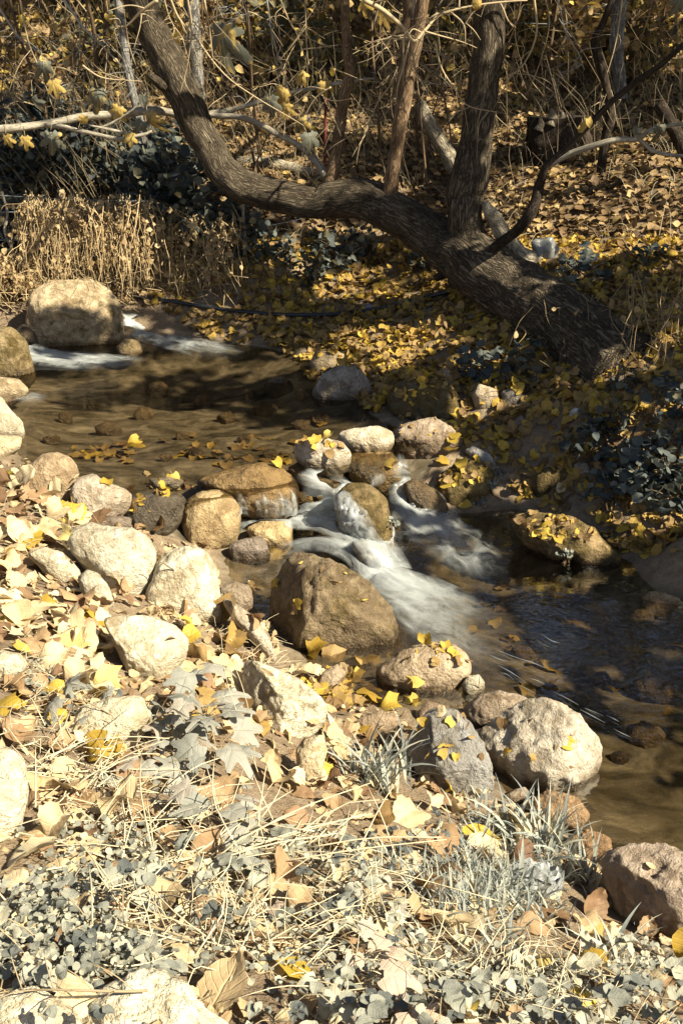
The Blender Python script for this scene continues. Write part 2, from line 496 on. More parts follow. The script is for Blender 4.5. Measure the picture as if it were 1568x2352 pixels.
def mat_leaf(name, stops, trans=.3, vein=.35, blotch=.5, rough=.6, vein_col=None):
    t = NT(name); r = t.attr('rnd'); q = t.attr('uvw', 'Vector')
    c = t.ramp(r, stops)
    sx = t.n('SeparateXYZ', {0: q}); ax = t.math('ABSOLUTE', sx.outputs[0])
    mid = t.rng(ax, .02, .07, 1, 0)
    sd = t.math('FRACT', t.math('MULTIPLY', t.math('SUBTRACT', sx.outputs[1], t.math('MULTIPLY', ax, .28)), 7.0))
    side = t.math('MULTIPLY', t.rng(t.math('ABSOLUTE', t.math('SUBTRACT', sd, .5)), .0, .12, 1, 0), .55)
    ve = t.math('MULTIPLY', t.math('MAXIMUM', mid, side), vein)
    off = t.n('VectorMath', {0: q, 1: t.n('CombineXYZ', {2: t.math('MULTIPLY', r, 93.0)}).outputs[0]}, operation='ADD').outputs[0]
    nb = t.noise(off, 3.2, 5, .65)
    c = t.mix(t.rng(nb, .5, .72, 0, blotch), c, t.mix(1.0, c, (.5, .36, .24), 'MULTIPLY'))
    c = t.mix(ve, c, t.mix(1.0, c, (1.35, 1.3, 1.25), 'MULTIPLY') if vein_col is None else vein_col)
    bp = t.bump(t.math('ADD', t.math('MULTIPLY', ve, -1.0), t.math('MULTIPLY', nb, .4)), .5, .01)
    a = t.pbr(c, rough, bp, .3)
    b = t.n('BsdfTranslucent', {'Color': c}).outputs[0]
    return t.done(t.n('MixShader', {0: trans, 1: a, 2: b}).outputs[0])


def mat_water(name, tint, flow=(1, 1, 1), bump=.25, rough=.06, refl=.28):
    t = NT(name); p = t.n('NewGeometry').outputs['Position']
    n1 = t.noise(t.mapping(p, flow), 5, 2, .5, .5); n2 = t.noise(t.mapping(p, flow), 13, 2, .5, .8)
    bp = t.bump(t.math('ADD', n1, t.math('MULTIPLY', n2, .5)), bump, .03)
    f = t.n('Fresnel', {'IOR': 1.33}); t.put(f.inputs['Normal'], bp)
    g = t.n('BsdfGlossy', {'Color': (.95, .97, 1.0), 'Roughness': rough}); t.put(g.inputs['Normal'], bp)
    tr = t.n('BsdfTransparent', {'Color': tint})
    return t.done(t.n('MixShader', {0: t.math('MULTIPLY', f.outputs[0], refl), 1: tr.outputs[0], 2: g.outputs[0]}).outputs[0])


def mat_foam(name):
    # uvw: x along the flow (m), y across (-1..1 at the edges), z how much air is in the water
    t = NT(name); q = t.attr('uvw', 'Vector'); s = t.n('SeparateXYZ', {0: q}); r = t.attr('rnd')
    across = t.attr('rnd')
    v1 = t.n('CombineXYZ', {0: t.math('MULTIPLY', s.outputs[0], 3.2), 1: t.math('MULTIPLY', r, 22.0)}).outputs[0]
    v2 = t.n('CombineXYZ', {0: t.math('MULTIPLY', s.outputs[0], 7.0), 1: t.math('MULTIPLY', r, 70.0)}).outputs[0]
    v3 = t.n('CombineXYZ', {0: t.math('MULTIPLY', s.outputs[0], 5.0), 1: t.math('MULTIPLY', r, 7.0)}).outputs[0]
    n = t.math('ADD', t.math('MULTIPLY', t.noise(v1, 1, 4, .6, .8), .22), t.math('ADD', t.math('MULTIPLY', t.noise(v2, 1, 3, .6, .4), .09), t.math('MULTIPLY', t.noise(v3, 1, 5, .62, 1.6), .69)))
    ed = t.math('POWER', t.math('SUBTRACT', 1.0, t.math('POWER', t.math('ABSOLUTE', s.outputs[1]), 1.6, True), True), .8)
    d = t.math('MULTIPLY', s.outputs[2], ed)
    a = t.math('ADD', t.math('MULTIPLY', d, 1.0), t.math('MULTIPLY', t.math('SUBTRACT', n, .52), t.math('MULTIPLY', 2.3, t.rng(d, 0, .35))), True)
    a = t.math('MULTIPLY', a, t.rng(d, .0, .2), True)
    df = t.n('BsdfDiffuse', {'Color': (.50, .53, .52)}).outputs[0]
    tl = t.n('BsdfTranslucent', {'Color': (.50, .53, .52)}).outputs[0]
    w = t.n('MixShader', {0: .35, 1: df, 2: tl}).outputs[0]
    bp = t.bump(n, .5, .02)
    g = t.n('BsdfGlossy', {'Color': (1, 1, 1), 'Roughness': .3}); t.put(g.inputs['Normal'], bp)
    w = t.n('MixShader', {0: .06, 1: w, 2: g.outputs[0]}).outputs[0]
    tr = t.n('BsdfTransparent').outputs[0]
    return t.done(t.n('MixShader', {0: a, 1: tr, 2: w}).outputs[0])


def mat_plain(name, col, rough=.5, spec=.4, trans=0.0):
    t = NT(name); p = t.n('TexCoord').outputs['Object']
    n = t.noise(p, 30, 4); c = t.mix(t.rng(n, .35, .7), tuple(a * .7 for a in col), col)
    a = t.pbr(c, rough, t.bump(n, .3, .01), spec)
    if trans:
        b = t.n('BsdfTranslucent', {'Color': col}).outputs[0]
        a = t.n('MixShader', {0: trans, 1: a, 2: b}).outputs[0]
    return t.done(a)


def mat_fig():
    t = NT('fig_leaf'); r = t.attr('rnd'); q = t.attr('uvw', 'Vector'); sx = t.n('SeparateXYZ', {0: q})
    off = t.n('VectorMath', {0: q, 1: t.n('CombineXYZ', {2: t.math('MULTIPLY', r, 93.0)}).outputs[0]}, operation='ADD').outputs[0]
    nb = t.noise(off, 2.2, 5, .6)
    k = t.rng(t.math('ADD', t.math('MULTIPLY', r, 1.0), t.math('MULTIPLY', t.math('SUBTRACT', nb, .5), 2.2)), .35, .6)
    c = t.mix(k, (.13, .135, .105), t.mix(nb, (.36, .22, .05), (.58, .44, .14)))
    rad = t.n('TexGradient', {'Vector': q}, gradient_type='RADIAL').outputs['Fac']
    ve = t.rng(t.math('ABSOLUTE', sx.outputs[0]), .0, .05, .5, 0)
    c = t.mix(ve, c, (.5, .45, .28))
    a = t.pbr(c, .6, t.bump(nb, .6, .02), .3); b = t.n('BsdfTranslucent', {'Color': c}).outputs[0]
    return t.done(t.n('MixShader', {0: .3, 1: a, 2: b}).outputs[0])


M = {}
M['ground'] = mat_ground()
M['rock'] = mat_rock('river_stone'); M['wet'] = mat_rock('wet_stone', .75, .25); M['damp'] = mat_rock('damp_stone', .3, .15); M['blotched'] = mat_rock('blotched_stone', .12, .38)
M['moss'] = mat_rock('mossy_stone', .15, .8)
M['bark'] = mat_bark('furrowed_bark', [(.2, (.018, .014, .010)), (.42, (.09, .072, .05)), (.62, (.22, .178, .122)), (.8, (.36, .30, .21))])
M['bark2'] = mat_bark('young_bark', [(.2, (.04, .026, .016)), (.45, (.16, .105, .062)), (.7, (.28, .20, .125)), (.85, (.36, .27, .18))], .45)
M['bark_grey'] = mat_bark('grey_bark', [(.2, (.05, .048, .045)), (.45, (.2, .19, .17)), (.7, (.36, .34, .3)), (.85, (.5, .47, .4))], .6)
M['bark_pale'] = mat_bark('pale_smooth_bark', [(.2, (.14, .12, .09)), (.45, (.3, .27, .21)), (.7, (.42, .38, .3)), (.85, (.5, .46, .37))], .25)
M['bark_dark'] = mat_bark('dark_bark', [(.2, (.012, .01, .008)), (.45, (.04, .03, .022)), (.7, (.09, .07, .05)), (.85, (.14, .11, .08))], .6)
M['twig'] = mat_twig('pale_twig', (.42, .33, .2)); M['twig_dark'] = mat_twig('brown_twig', (.16, .105, .06)); M['twig_grey'] = mat_twig('grey_twig', (.34, .33, .3))
M['weedleaf'] = mat_leaf('withered_leaf', [(0, (.2, .125, .06)), (.5, (.42, .3, .15)), (1, (.6, .47, .27))], .35, .1, .3)
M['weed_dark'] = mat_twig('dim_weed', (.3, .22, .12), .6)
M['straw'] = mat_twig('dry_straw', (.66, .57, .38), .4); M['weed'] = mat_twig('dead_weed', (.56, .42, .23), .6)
M['litter'] = mat_leaf('fallen_leaf', [(0, (.10, .055, .022)), (.2, (.2, .125, .05)), (.42, (.33, .225, .09)), (.6, (.38, .25, .06)), (.8, (.50, .345, .05)), (1, (.66, .48, .09))], .25)
M['far_litter'] = mat_leaf('far_leaf_litter', [(0, (.08, .05, .025)), (.3, (.18, .115, .055)), (.6, (.33, .23, .11)), (.8, (.46, .33, .14)), (1, (.58, .42, .08))], .2, .1)
M['dry'] = mat_leaf('dry_tan_leaf', [(0, (.15, .085, .045)), (.2, (.33, .215, .115)), (.5, (.48, .36, .20)), (.8, (.58, .47, .28)), (1, (.66, .57, .37))], .22, .3, .45)
M['yellow'] = mat_leaf('yellow_leaf', [(0, (.32, .2, .03)), (.5, (.5, .36, .055)), (1, (.64, .53, .22))], .3, .3, .35)
M['grey_leaf'] = mat_leaf('grey_green_leaf', [(0, (.06, .07, .07)), (.3, (.15, .16, .14)), (.72, (.36, .36, .285)), (1, (.5, .47, .34))], .2, .3, .2)
M['blue_leaf'] = mat_leaf('slate_leaf', [(0, (.025, .034, .036)), (.45, (.06, .073, .07)), (.85, (.125, .14, .12)), (1, (.26, .22, .11))], .2, .3, .3, .75)
M['pink_leaf'] = mat_leaf('dusty_lobed_leaf', [(0, (.2, .21, .18)), (.5, (.32, .31, .26)), (.8, (.44, .35, .27)), (1, (.52, .37, .26))], .2, .3, .3)
M['clump'] = mat_leaf('crown_leaf', [(0, (.05, .055, .04)), (.6, (.13, .115, .05)), (1, (.4, .28, .05))], .2, .2, .3)
M['fig'] = mat_fig()
M['grass'] = mat_leaf('pale_grass', [(0, (.22, .25, .24)), (.6, (.36, .38, .33)), (1, (.5, .48, .36))], .25, .1, .1)
M['up_water'] = mat_water('pool_water', (.74, .70, .61), (1, 2.2, 1), .06, .05, .55)
M['low_water'] = mat_water('lower_pool_water', (.60, .56, .47), (1.3, 2.0, 1), .08)
M['foam'] = mat_foam('white_water_or_glint')
M['hose'] = mat_plain('black_hose', (.02, .025, .032), .35)
M['wire'] = mat_plain('galvanised_wire', (.35, .37, .38), .4)
M['plastic'] = mat_plain('white_plastic', (.30, .31, .295), .35, .5, .3)
M['wood'] = mat_bark('weathered_wood', [(.2, (.10, .085, .06)), (.45, (.3, .26, .19)), (.7, (.46, .41, .31)), (.85, (.56, .5, .4))], .7)
M['red'] = mat_plain('red_paint', (.13, .022, .02), .7)
M['lilac'] = mat_plain('lilac_plastic', (.34, .28, .42), .4, .4, .2)
# ------------------------------------------------------------------ light
w = bpy.data.worlds.new('World'); scene.world = w; w.use_nodes = True
nt = w.node_tree; bg = nt.nodes['Background']
sky = nt.nodes.new('ShaderNodeTexSky'); sky.sky_type = 'NISHITA'; sky.sun_disc = False
sky.sun_elevation = SUN_EL; sky.dust_density = 1.0; sky.ozone_density = .8; sky.sun_rotation = math.pi / 2 - SUN_AZ
nt.links.new(sky.outputs[0], bg.inputs[0]); bg.inputs[1].default_value = .05
ld = bpy.data.lights.new('sun', 'SUN'); lo = bpy.data.objects.new('sun', ld); COL.objects.link(lo)
ld.energy = 5.0; ld.angle = math.radians(.5); ld.color = (1, .90, .70)
lo.rotation_euler = Vector(SUN).to_track_quat('Z', 'Y').to_euler()
scene.view_settings.view_transform = 'Standard'; scene.view_settings.look = 'None'
scene.view_settings.exposure = 1.42; scene.view_settings.gamma = 1
scene.render.engine = 'CYCLES'
cy = scene.cycles
cy.max_bounces = 7; cy.diffuse_bounces = 3; cy.glossy_bounces = 2; cy.transmission_bounces = 4; cy.transparent_max_bounces = 16
cy.caustics_reflective = False; cy.caustics_refractive = False

# ------------------------------------------------------------------ ground
def axis(lo_, hi_, fine_lo, fine_hi, step, grow):
    a = list(np.arange(fine_lo, fine_hi, step)); s = step; x = a[-1]
    while x < hi_: s *= grow; x += s; a.append(x)
    s = step; x = a[0]
    while x > lo_: s *= grow; x -= s; a.insert(0, x)
    return np.array(a)

gx = axis(-40, 40, -2.6, 2.9, .03, 1.07); gy = axis(-12, 60, .8, 7.2, .03, 1.05)
X, Y = np.meshgrid(gx, gy)
Z = h(X, Y).reshape(X.shape)
V = np.stack([X, Y, Z], 2).reshape(-1, 3)
nx_ = len(gx); i = np.arange(len(gy) - 1)[:, None] * nx_; j = np.arange(nx_ - 1)[None]
F = np.stack([i + j, i + j + 1, i + nx_ + 1 + j, i + nx_ + j], 2).reshape(-1, 4)
wl = water_level(V[:, 0], V[:, 1])
bed = sstep(-.06, .03, wl - V[:, 2] + .02 * noise(V * 6)) * sstep(9.6, 8.8, V[:, 1])
g = MB().add(V, F, bed).build('ground', M['ground']); tag(g, kind='structure')
GV, GF = V, F
_gv = (GV[:, 1] > -1) & (GV[:, 1] < 30) & (np.abs(GV[:, 0]) < 12)
_gf = GF[_gv[GF].all(1)]
_gb = BVHTree.FromPolygons([tuple(p) for p in GV.tolist()], _gf.tolist())

def at(u, v):
    d = Vector(ray(u, v)).normalized(); r = _gb.ray_cast(Vector(CAM), d)
    return np.array(r[0]) if r[0] is not None else at_slow(u, v)

def hz(x, y):
    r = _gb.ray_cast(Vector((x, y, 20)), Vector((0, 0, -1)))
    return r[0][2] if r[0] is not None else float(h([x], [y])[0])

# ------------------------------------------------------------------ water
def inpoly(x, y, poly):
    c = np.zeros(len(x), bool); n = len(poly)
    for a in range(n):
        x1, y1 = poly[a]; x2, y2 = poly[(a + 1) % n]
        c ^= ((y1 > y) != (y2 > y)) & (x < (x2 - x1) * (y - y1) / (y2 - y1 + 1e-12) + x1)
    return c

def sheet(name, poly, z, step, mat, rip=.004):
    poly = np.array(poly)[:, :2]
    bm = bmesh.new()
    vs = [bm.verts.new((x, y, z)) for x, y in poly]; f = bm.faces.new(vs)
    bmesh.ops.triangulate(bm, faces=[f])
    me = bpy.data.meshes.new(name); bm.to_mesh(me); bm.free(); me.materials.append(mat)
    o = bpy.data.objects.new(name, me); COL.objects.link(o)
    return o

up = [pz(u, v, WU) for u, v in [(-500, 830), (-500, 1130), (150, 1165), (300, 1178), (420, 1160), (500, 1128), (560, 1112), (640, 1106), (700, 1100), (760, 1096), (820, 1078), (900, 1070), (930, 1052), (985, 1010), (1000, 900), (820, 760), (500, 720), (200, 735)]]
o = sheet('upper_pool_water', up, WU, .1, M['up_water']); tag(o, kind='structure')
lo_p = [pz(u, v, WL) for u, v in [(300, 1190), (450, 1175), (700, 1110), (900, 1090), (1080, 1060)]] + [np.array(q) for q in [(9, 5.6, 0), (9, .3, 0), (2.3, .3, 0), (1.0, 2.2, 0), (-1.4, 3.9, 0)]]
o = sheet('lower_pool_water', lo_p, WL, .1, M['low_water']); tag(o, kind='structure')

def drape(P, deep=.075):
    """keep running water on top of the stones it runs over"""
    for k in range(len(P)):
        r = _bm.find_nearest(Vector(P[k]), max(.14, deep + .02))
        if r[0] is not None:
            n = np.array(r[1]); d = (P[k] - np.array(r[0])) @ n
            if -deep < d < .012: P[k] = np.array(r[0]) + n * .012
    return P

def cling(P, most=.4):
    """water running down the visible face of a stone lies on that face"""
    for k in range(len(P)):
        d = Vector(P[k] - CAM); L = d.length; d.normalize(); r = _bm.ray_cast(Vector(CAM), d)
        if r[0] is not None and r[3] < L and L - r[3] < most:
            n = np.array(r[1]); P[k] = np.array(r[0]) + n * (.012 if n @ np.array(d) < 0 else -.012)
    return P

def ribbon(pts, width, air, bulge=.02, na=22, nl=70, seed=0, mb=None, zoff=0.0, deep=.075, face=False):
    """a band of running water: pts are points of the photograph with their height, width and air along it"""
    P = np.array([pz(u, v, z) for u, v, z in pts])
    C = catmull(np.column_stack([P, width, air]), nl); P = C[:, :3]; wd = C[:, 3]; ar = np.clip(C[:, 4], 0, 1.2)
    L = np.concatenate([[0], np.cumsum(np.linalg.norm(np.diff(P, axis=0), axis=1))])
    T = np.gradient(P, axis=0); T[:, 2] = 0; T /= np.linalg.norm(T, axis=1)[:, None]
    S = np.stack([T[:, 1], -T[:, 0], 0 * T[:, 0]], 1)
    s = np.linspace(-1, 1, na)
    Vv = P[:, None] + S[:, None] * (s[None, :, None] * wd[:, None, None] * .5)
    q = np.stack([np.broadcast_to(L[:, None] * 2.2, (nl, na)), np.broadcast_to(s[None] * wd[:, None] * 7, (nl, na)), np.full((nl, na), seed)], 2).reshape(-1, 3)
    Vv[..., 2] += (1 - s[None] ** 2) * bulge + (fbm(q, 3) * .018).reshape(nl, na) + zoff
    i = np.arange(nl - 1)[:, None] * na; j = np.arange(na - 1)[None]
    Ff = np.stack([i + j, i + j + 1, i + na + 1 + j, i + na + j], 2).reshape(-1, 4)
    Vv = (cling(Vv.reshape(-1, 3)) if face else drape(Vv.reshape(-1, 3), deep)).reshape(Vv.shape)
    uvw = np.stack([np.broadcast_to(L[:, None] + seed * 3.7, (nl, na)), np.broadcast_to(s[None], (nl, na)), np.broadcast_to(ar[:, None], (nl, na))], 2).reshape(-1, 3)
    rn = (np.broadcast_to(s[None] * wd[:, None] * .5, (nl, na)) + seed * 1.3).reshape(-1)
    (mb if mb is not None else MB()).add(Vv.reshape(-1, 3), Ff, rn, uvw)
# ------------------------------------------------------------------ places shaded by added unseen leaf clumps, and gaps cut for sunlight
SHADES = '''
# (photo u, v of the shaded place, radius of the crown, distance towards the sun, leaves)
shade(1400, 1150, 1.0, 4.5, 2000)
shade(1200, 1020, .6, 4.6, 700)
shade(1150, 1330, .5, 3.8, 400)
shade(1420, 1400, .6, 3.6, 650)
shade(1270, 730, .6, 5.2, 300, y=6.9)
shade(1560, 1000, .8, 4.4, 1000)
shade(1560, 1650, .4, 3.2, 200)
shade(1300, 950, .9, 4.5, 1700)
shade(1500, 1300, .8, 4.0, 1000)
shade(1300, 1350, .6, 3.6, 500)
shade(1500, 1500, .5, 3.4, 250)
shade(1450, 750, 1.1, 5.0, 2100)
shade(1200, 780, .6, 5.0, 450)
shade(950, 560, .9, 6.0, 800)
shade(520, 870, .6, 6.5, 620, z=.3)
shade(800, 920, .55, 6.0, 600, z=.3)
shade(320, 760, .5, 7, 420)
shade(260, 870, .35, 6.8, 240, z=.3)
shade(1000, 900, .5, 5.5, 350)
shade(650, 750, .5, 6.5, 400)
shade(1000, 760, .5, 5.5, 300)
shade(1250, 330, 1.9, 7.0, 2100)
shade(1050, 250, 1.8, 7.5, 1600)
shade(800, 300, 1.6, 7.5, 1300)
shade(500, 480, .8, 7.5, 500)
shade(180, 330, 1.0, 8.5, 1200)
shade(330, 480, .5, 8.5, 350)
shade(0, 470, .5, 8.5, 350)
shade(1450, 150, 2.3, 8, 1700)
shade(1150, 60, 2.6, 9, 1600)
shade(650, 120, 2.6, 9.5, 1300)
shade(200, 120, 2.4, 10, 1000)
shade(165, 775, .30, 7.0, 260, y=7.55)
shade(140, 700, .16, 7.0, 30, y=7.6)
shade(220, 690, .16, 7.0, 26, y=7.6)
shade(350, 60, .5, 7.0, 170, y=8.1)
shade(420, 220, .45, 7.0, 150, y=8.1)
shade(480, 340, .4, 7.0, 110, y=8.1)
shade(1080, 480, .4, 6.5, 110, y=7.4)
shade(1100, 200, .35, 6.5, 60, y=7.5)
shade(1150, 640, .4, 6.5, 110, y=7.3)
'''
LIT = [(120,600,.55,8.3),(220,560,.55,8.3),(190,500,.5,8.4),(300,520,.25,8.4),(1245,600,.14),(300,745,.14),(30,650,.3,8.4),(260,620,.25,8.4),(560,620,.22),(640,610,.28),(740,650,.26),(430,650,.18),(520,640,.2),
       (1350,530,.42),(1250,520,.3),(1450,480,.35),(1480,560,.22),(1300,450,.2),(600,420,.16,8.0),(700,445,.12,7.9),(1110,120,.08,7.5),(1110,330,.09,7.5),(960,500,.12,7.7),(1210,690,.1,7.2),(378,62,.05,8.1),(395,110,.06,8.1),(440,200,.05,8.1),(455,260,.04,8.1),(520,390,.1,8.0),
       (800,720,.2),(900,780,.26),(870,830,.2),(1000,770,.14),(1120,760,.1),(1120,915,.09),(1080,830,.12),
       (170,990,.34),(440,970,.2),(700,1000,.22),(560,1020,.22),(100,900,.14),(300,940,.14),(640,850,.12),
       (620,1200,.5),(760,1300,.55),(850,1020,.34),(980,1020,.2),(950,1400,.42),(480,1180,.4),(1060,1100,.12),(1300,1205,.24),(1350,1240,.16),(1480,1190,.16),(1420,1145,.12),(940,1160,.1),(1100,1460,.25),
       (1240,1700,.42),(1450,1620,.13),(1380,1770,.2),(1490,1720,.13),(1490,1410,.08),(1320,1440,.07),(1200,1600,.22),(1500,1880,.24),(1400,1540,.07),(1540,1500,.06),(1480,2020,.4),(1250,1560,.12),
       (300,1400,.8),(100,1250,.7),(600,1600,.7),(900,1600,.6),(300,1900,.9),(900,2000,.9),(1250,2000,.6),(600,2250,.9),(1300,2300,.8),(0,1600,.8),(50,1000,.4),(1030,1740,.3),
       (150,150,.4),(60,250,.25),(250,60,.25),(60,190,.3),(300,200,.2),(790,200,.2,7.9),(960,150,.22,7.6),(920,50,.25,7.6),(1500,60,.25),(640,225,.1,7.9),(720,60,.3),(620,100,.2),(900,430,.2),(850,520,.15),(1180,420,.2),(1280,420,.15),(1420,380,.15),(250,420,.12),(360,420,.14,9.7),(340,330,.08,9.8)]
_rl = np.random.default_rng(61)
LIT += [(_rl.uniform(0, 1568), _rl.uniform(10, 460), _rl.uniform(.12, .4)) for _ in range(56)] + [(_rl.uniform(0, 620), _rl.uniform(10, 330), _rl.uniform(.12, .36)) for _ in range(40)] + [(_rl.uniform(900, 1560), _rl.uniform(420, 620), _rl.uniform(.10, .25)) for _ in range(14)]
LIT += [(_rl.uniform(1020, 1540), _rl.uniform(770, 1180), _rl.uniform(.05, .12)) for _ in range(26)]
LIT += [(1520, 1110, .17), (1460, 1140, .1), (1400, 1060, .06), (1100, 850, .1), (1330, 870, .07)]
# ------------------------------------------------------------------ stones
_ico = {}
def ico(sub):
    if sub not in _ico:
        bm = bmesh.new(); bmesh.ops.create_icosphere(bm, subdivisions=sub, radius=1)
        _ico[sub] = (np.array([v.co[:] for v in bm.verts]), np.array([[v.index for v in f.verts] for f in bm.faces])); bm.free()
    return _ico[sub]

RV, RF, RN = [], [], [0]
ROCKPX = []
LAND = []                       # landmarks used to say where small things lie

def rock(name, label, poly, col, mat='rock', D=.8, sub=5, lump=.09, facets=0, sq=.8, seed=None, fwd=.7, group=None, base=None, fine=1.0, mark=None, cat='stone', planes=()):
    """poly: outline of the stone in the photograph. The stone gets real depth (D x its mean half width) and stands on ground or water."""
    poly = np.array(poly, float); seed = len(RV) * 7.7 + 3 if seed is None else seed
    u0, v0 = (poly.max(0) + poly.min(0)) / 2
    vb = poly[:, 1].max() if base is None else base
    ct = at_surf(u0, vb); tb = (ct - CAM) @ FW
    hw, hh = (poly.max(0) - poly.min(0)) / 2
    mpp = tb * TH / 784; dep = D * (hw + hh) / 2 * mpp
    tc = tb + fwd * dep; mpp = tc * TH / 784
    c = CAM + ray(u0, v0) * tc
    Tn = -ray(u0, v0); Tn /= np.linalg.norm(Tn); Rr = RT - Tn * (RT @ Tn); Rr /= np.linalg.norm(Rr); Uu = np.cross(Tn, Rr)
    q = (poly - [u0, v0]) * [1, -1]
    th = np.linspace(-np.pi, np.pi, 181)[:-1]
    a = q; b = np.roll(q, -1, 0); r = np.zeros(len(th))
    for k, t in enumerate(th):
        d = np.array([math.cos(t), math.sin(t)])
        den = d[0] * (b - a)[:, 1] - d[1] * (b - a)[:, 0]
        den = np.where(np.abs(den) < 1e-9, 1e-9, den)
        s = (a[:, 0] * (b - a)[:, 1] - a[:, 1] * (b - a)[:, 0]) / den
        w_ = (a[:, 0] * d[1] - a[:, 1] * d[0]) / den
        ok = (s > 0) & (w_ >= -1e-6) & (w_ <= 1 + 1e-6)
        r[k] = s[ok].max() if ok.any() else 1
    kern = np.exp(-np.linspace(-1.6, 1.6, 11) ** 2); kern /= kern.sum()
    rs = np.convolve(np.concatenate([r[-5:], r, r[:5]]), kern, 'valid') * 1.02
    rs = rs * np.where(np.sin(th) < 0, 1 + .08 * -np.sin(th), 1)
    S, Fc = ico(sub)
    rho = np.hypot(S[:, 0], S[:, 1]); ang = np.arctan2(S[:, 1], S[:, 0])
    rr = np.interp(ang, np.append(th, np.pi), np.append(rs, rs[0]))
    e = np.arctan2(np.abs(S[:, 2]), rho)
    rho2 = np.cos(e) ** sq; dz = np.sin(e) ** sq * np.sign(S[:, 2])
    R0 = (hw + hh) / 2 * mpp
    P = np.stack([rr * rho2 * np.cos(ang) * mpp, rr * rho2 * np.sin(ang) * mpp, dz * dep], 1)
    rs_ = np.random.default_rng(int(seed * 10))
    for k in range(facets):
        n = rs_.normal(size=3); n[2] = abs(n[2]) * 1.1 + .2; n /= np.linalg.norm(n)
        d = P @ n; mx = d.max(); lim = mx * rs_.uniform(.70, .88)
        P = P - n * (np.maximum(d - lim, 0) * .9)[:, None]
    for (a_, b_, c_, f_) in planes:
        n = np.array([a_, b_, c_]) / math.sqrt(a_ * a_ + b_ * b_ + c_ * c_); d = P @ n; P = P - n * (np.maximum(d - d.max() * f_, 0) * .94)[:, None]
    nn = P / (np.linalg.norm(P, axis=1)[:, None] + 1e-9)
    inner = sstep(.05, .6, np.abs(dz))
    lf = fbm(P / R0 * 1.25 + seed, 4, .5)
    rdg = 1 - np.abs(fbm(P / R0 * 2.2 + seed + 50, 4, .55)) * 2
    ff = fbm(P / R0 * 7 + seed + 90, 3, .6)
    amt = (lump * lf * (.35 + .65 * inner) + .042 * fine * rdg * (.5 + .5 * inner) + .02 * fine * ff) * R0
    P = P + nn * amt[:, None]
    Wd = c + P[:, :1] * Rr + P[:, 1:2] * Uu + P[:, 2:] * Tn
    lowz = Wd[:, 2] < c[2]
    Wd[lowz, 2] = c[2] + (Wd[lowz, 2] - c[2]) * 1.5
    o = MB().add(Wd, Fc).build(name, M[mat], origin=np.array([c[0], c[1], Wd[:, 2].min()]))
    o.color = (*col, WU if (float(water_level(ct[0], ct[1])) > .2 and ct[2] < WU + .09) else (0.0 if ct[2] < .09 else -5.0))
    tag(o, label, cat, group)
    ROCKPX.append((poly, ct[2])); RV.append(Wd); RF.append(Fc + RN[0]); RN[0] += len(Wd)
    if mark: LAND.append((u0, v0, mark, c))
    return o

W1 = (.62, .57, .42); W2 = (.52, .475, .36); TAN = (.42, .33, .20); BRN = (.31, .235, .14); GRY = (.30, .29, .265); DRK = (.14, .12, .09)
rock('boulder', 'tall brown boulder on the left shore beside the pale heart shaped one', [(48,1114),(65,1076),(100,1044),(135,1041),(165,1054),(178,1084),(175,1124),(140,1156),(90,1149),(55,1129)], (.36,.27,.165), lump=.05, mark='the brown shore boulder')
rock('boulder', 'pale tapering boulder between the brown boulder and the dark wet stone', [(167,1124),(185,1099),(220,1089),(235,1104),(280,1121),(300,1134),(295,1159),(240,1189),(195,1199),(172,1174)], (.5,.43,.33), lump=.07, mark='the pale tapering boulder')
rock('stone', 'dark dripping stone under yellow leaves at the left end of the dam', [(290,1154),(320,1131),(380,1129),(425,1144),(415,1184),(390,1206),(330,1219),(295,1199)], DRK, 'wet', lump=.12, mark='the dark dripping stone', fwd=.1)
rock('boulder', 'round yellowish brown boulder at the left side of the white water', [(420,1174),(430,1149),(460,1131),(500,1126),(530,1139),(550,1169),(550,1199),(540,1223),(500,1243),(465,1255),(435,1243),(422,1203)], (.40,.30,.16), lump=.04, mark='the round yellowish boulder', fwd=.3)
rock('stone', 'wide smooth brown slab with water sliding over its lip', [(450,1104),(500,1089),(550,1074),(600,1063),(645,1074),(675,1104),(683,1129),(670,1170),(620,1176),(550,1164),(520,1140),(465,1124)], (.36,.25,.11), 'wet', lump=.05, D=1.0, sq=.7, fwd=-.3)
rock('stone', 'pale rounded stone with white water pouring off its front', [(660,1076),(690,1061),(725,1069),(760,1099),(765,1124),(735,1148),(700,1124),(675,1094)], (.5,.42,.27), 'damp', lump=.05, fwd=-.1)
rock('stone', 'cracked pale stone with yellow leaves on top at the pool edge', [(675,1034),(690,1009),(725,1006),(784,1014),(805,1040),(800,1066),(760,1077),(700,1064),(680,1050)], (.5,.44,.34), lump=.1, facets=2, mark='the cracked pale stone')
rock('stone', 'smooth cream oval stone resting on the wet brown block', [(775,1005),(784,992),(814,984),(869,979),(899,991),(904,1014),(884,1036),(839,1039),(804,1029)], (.6,.52,.38), lump=.06, mark='the cream oval stone')
rock('boulder', 'big pinkish brown boulder at the right end of the dam', [(906,989),(929,974),(994,959),(1029,979),(1064,1014),(1054,1029),(1019,1044),(1004,1059),(964,1069),(919,1064),(904,1024)], (.42,.34,.25), lump=.1, facets=2, mark='the pinkish boulder', planes=[(.1,.5,.86,.62),(0,-.5,.86,.66)])
rock('stone', 'wet brown block below the cream oval stone', [(794,1049),(814,1039),(899,1039),(917,1064),(919,1104),(884,1124),(839,1109),(804,1094)], (.40,.29,.13), 'wet', lump=.05, fwd=-.1)
rock('stone', 'mottled wet rock splitting the two white falls', [(770,1140),(799,1111),(843,1112),(868,1131),(886,1151),(899,1210),(902,1248),(870,1256),(820,1240),(780,1200)], (.27,.205,.10), 'moss', lump=.1, D=.9, fwd=-.1)
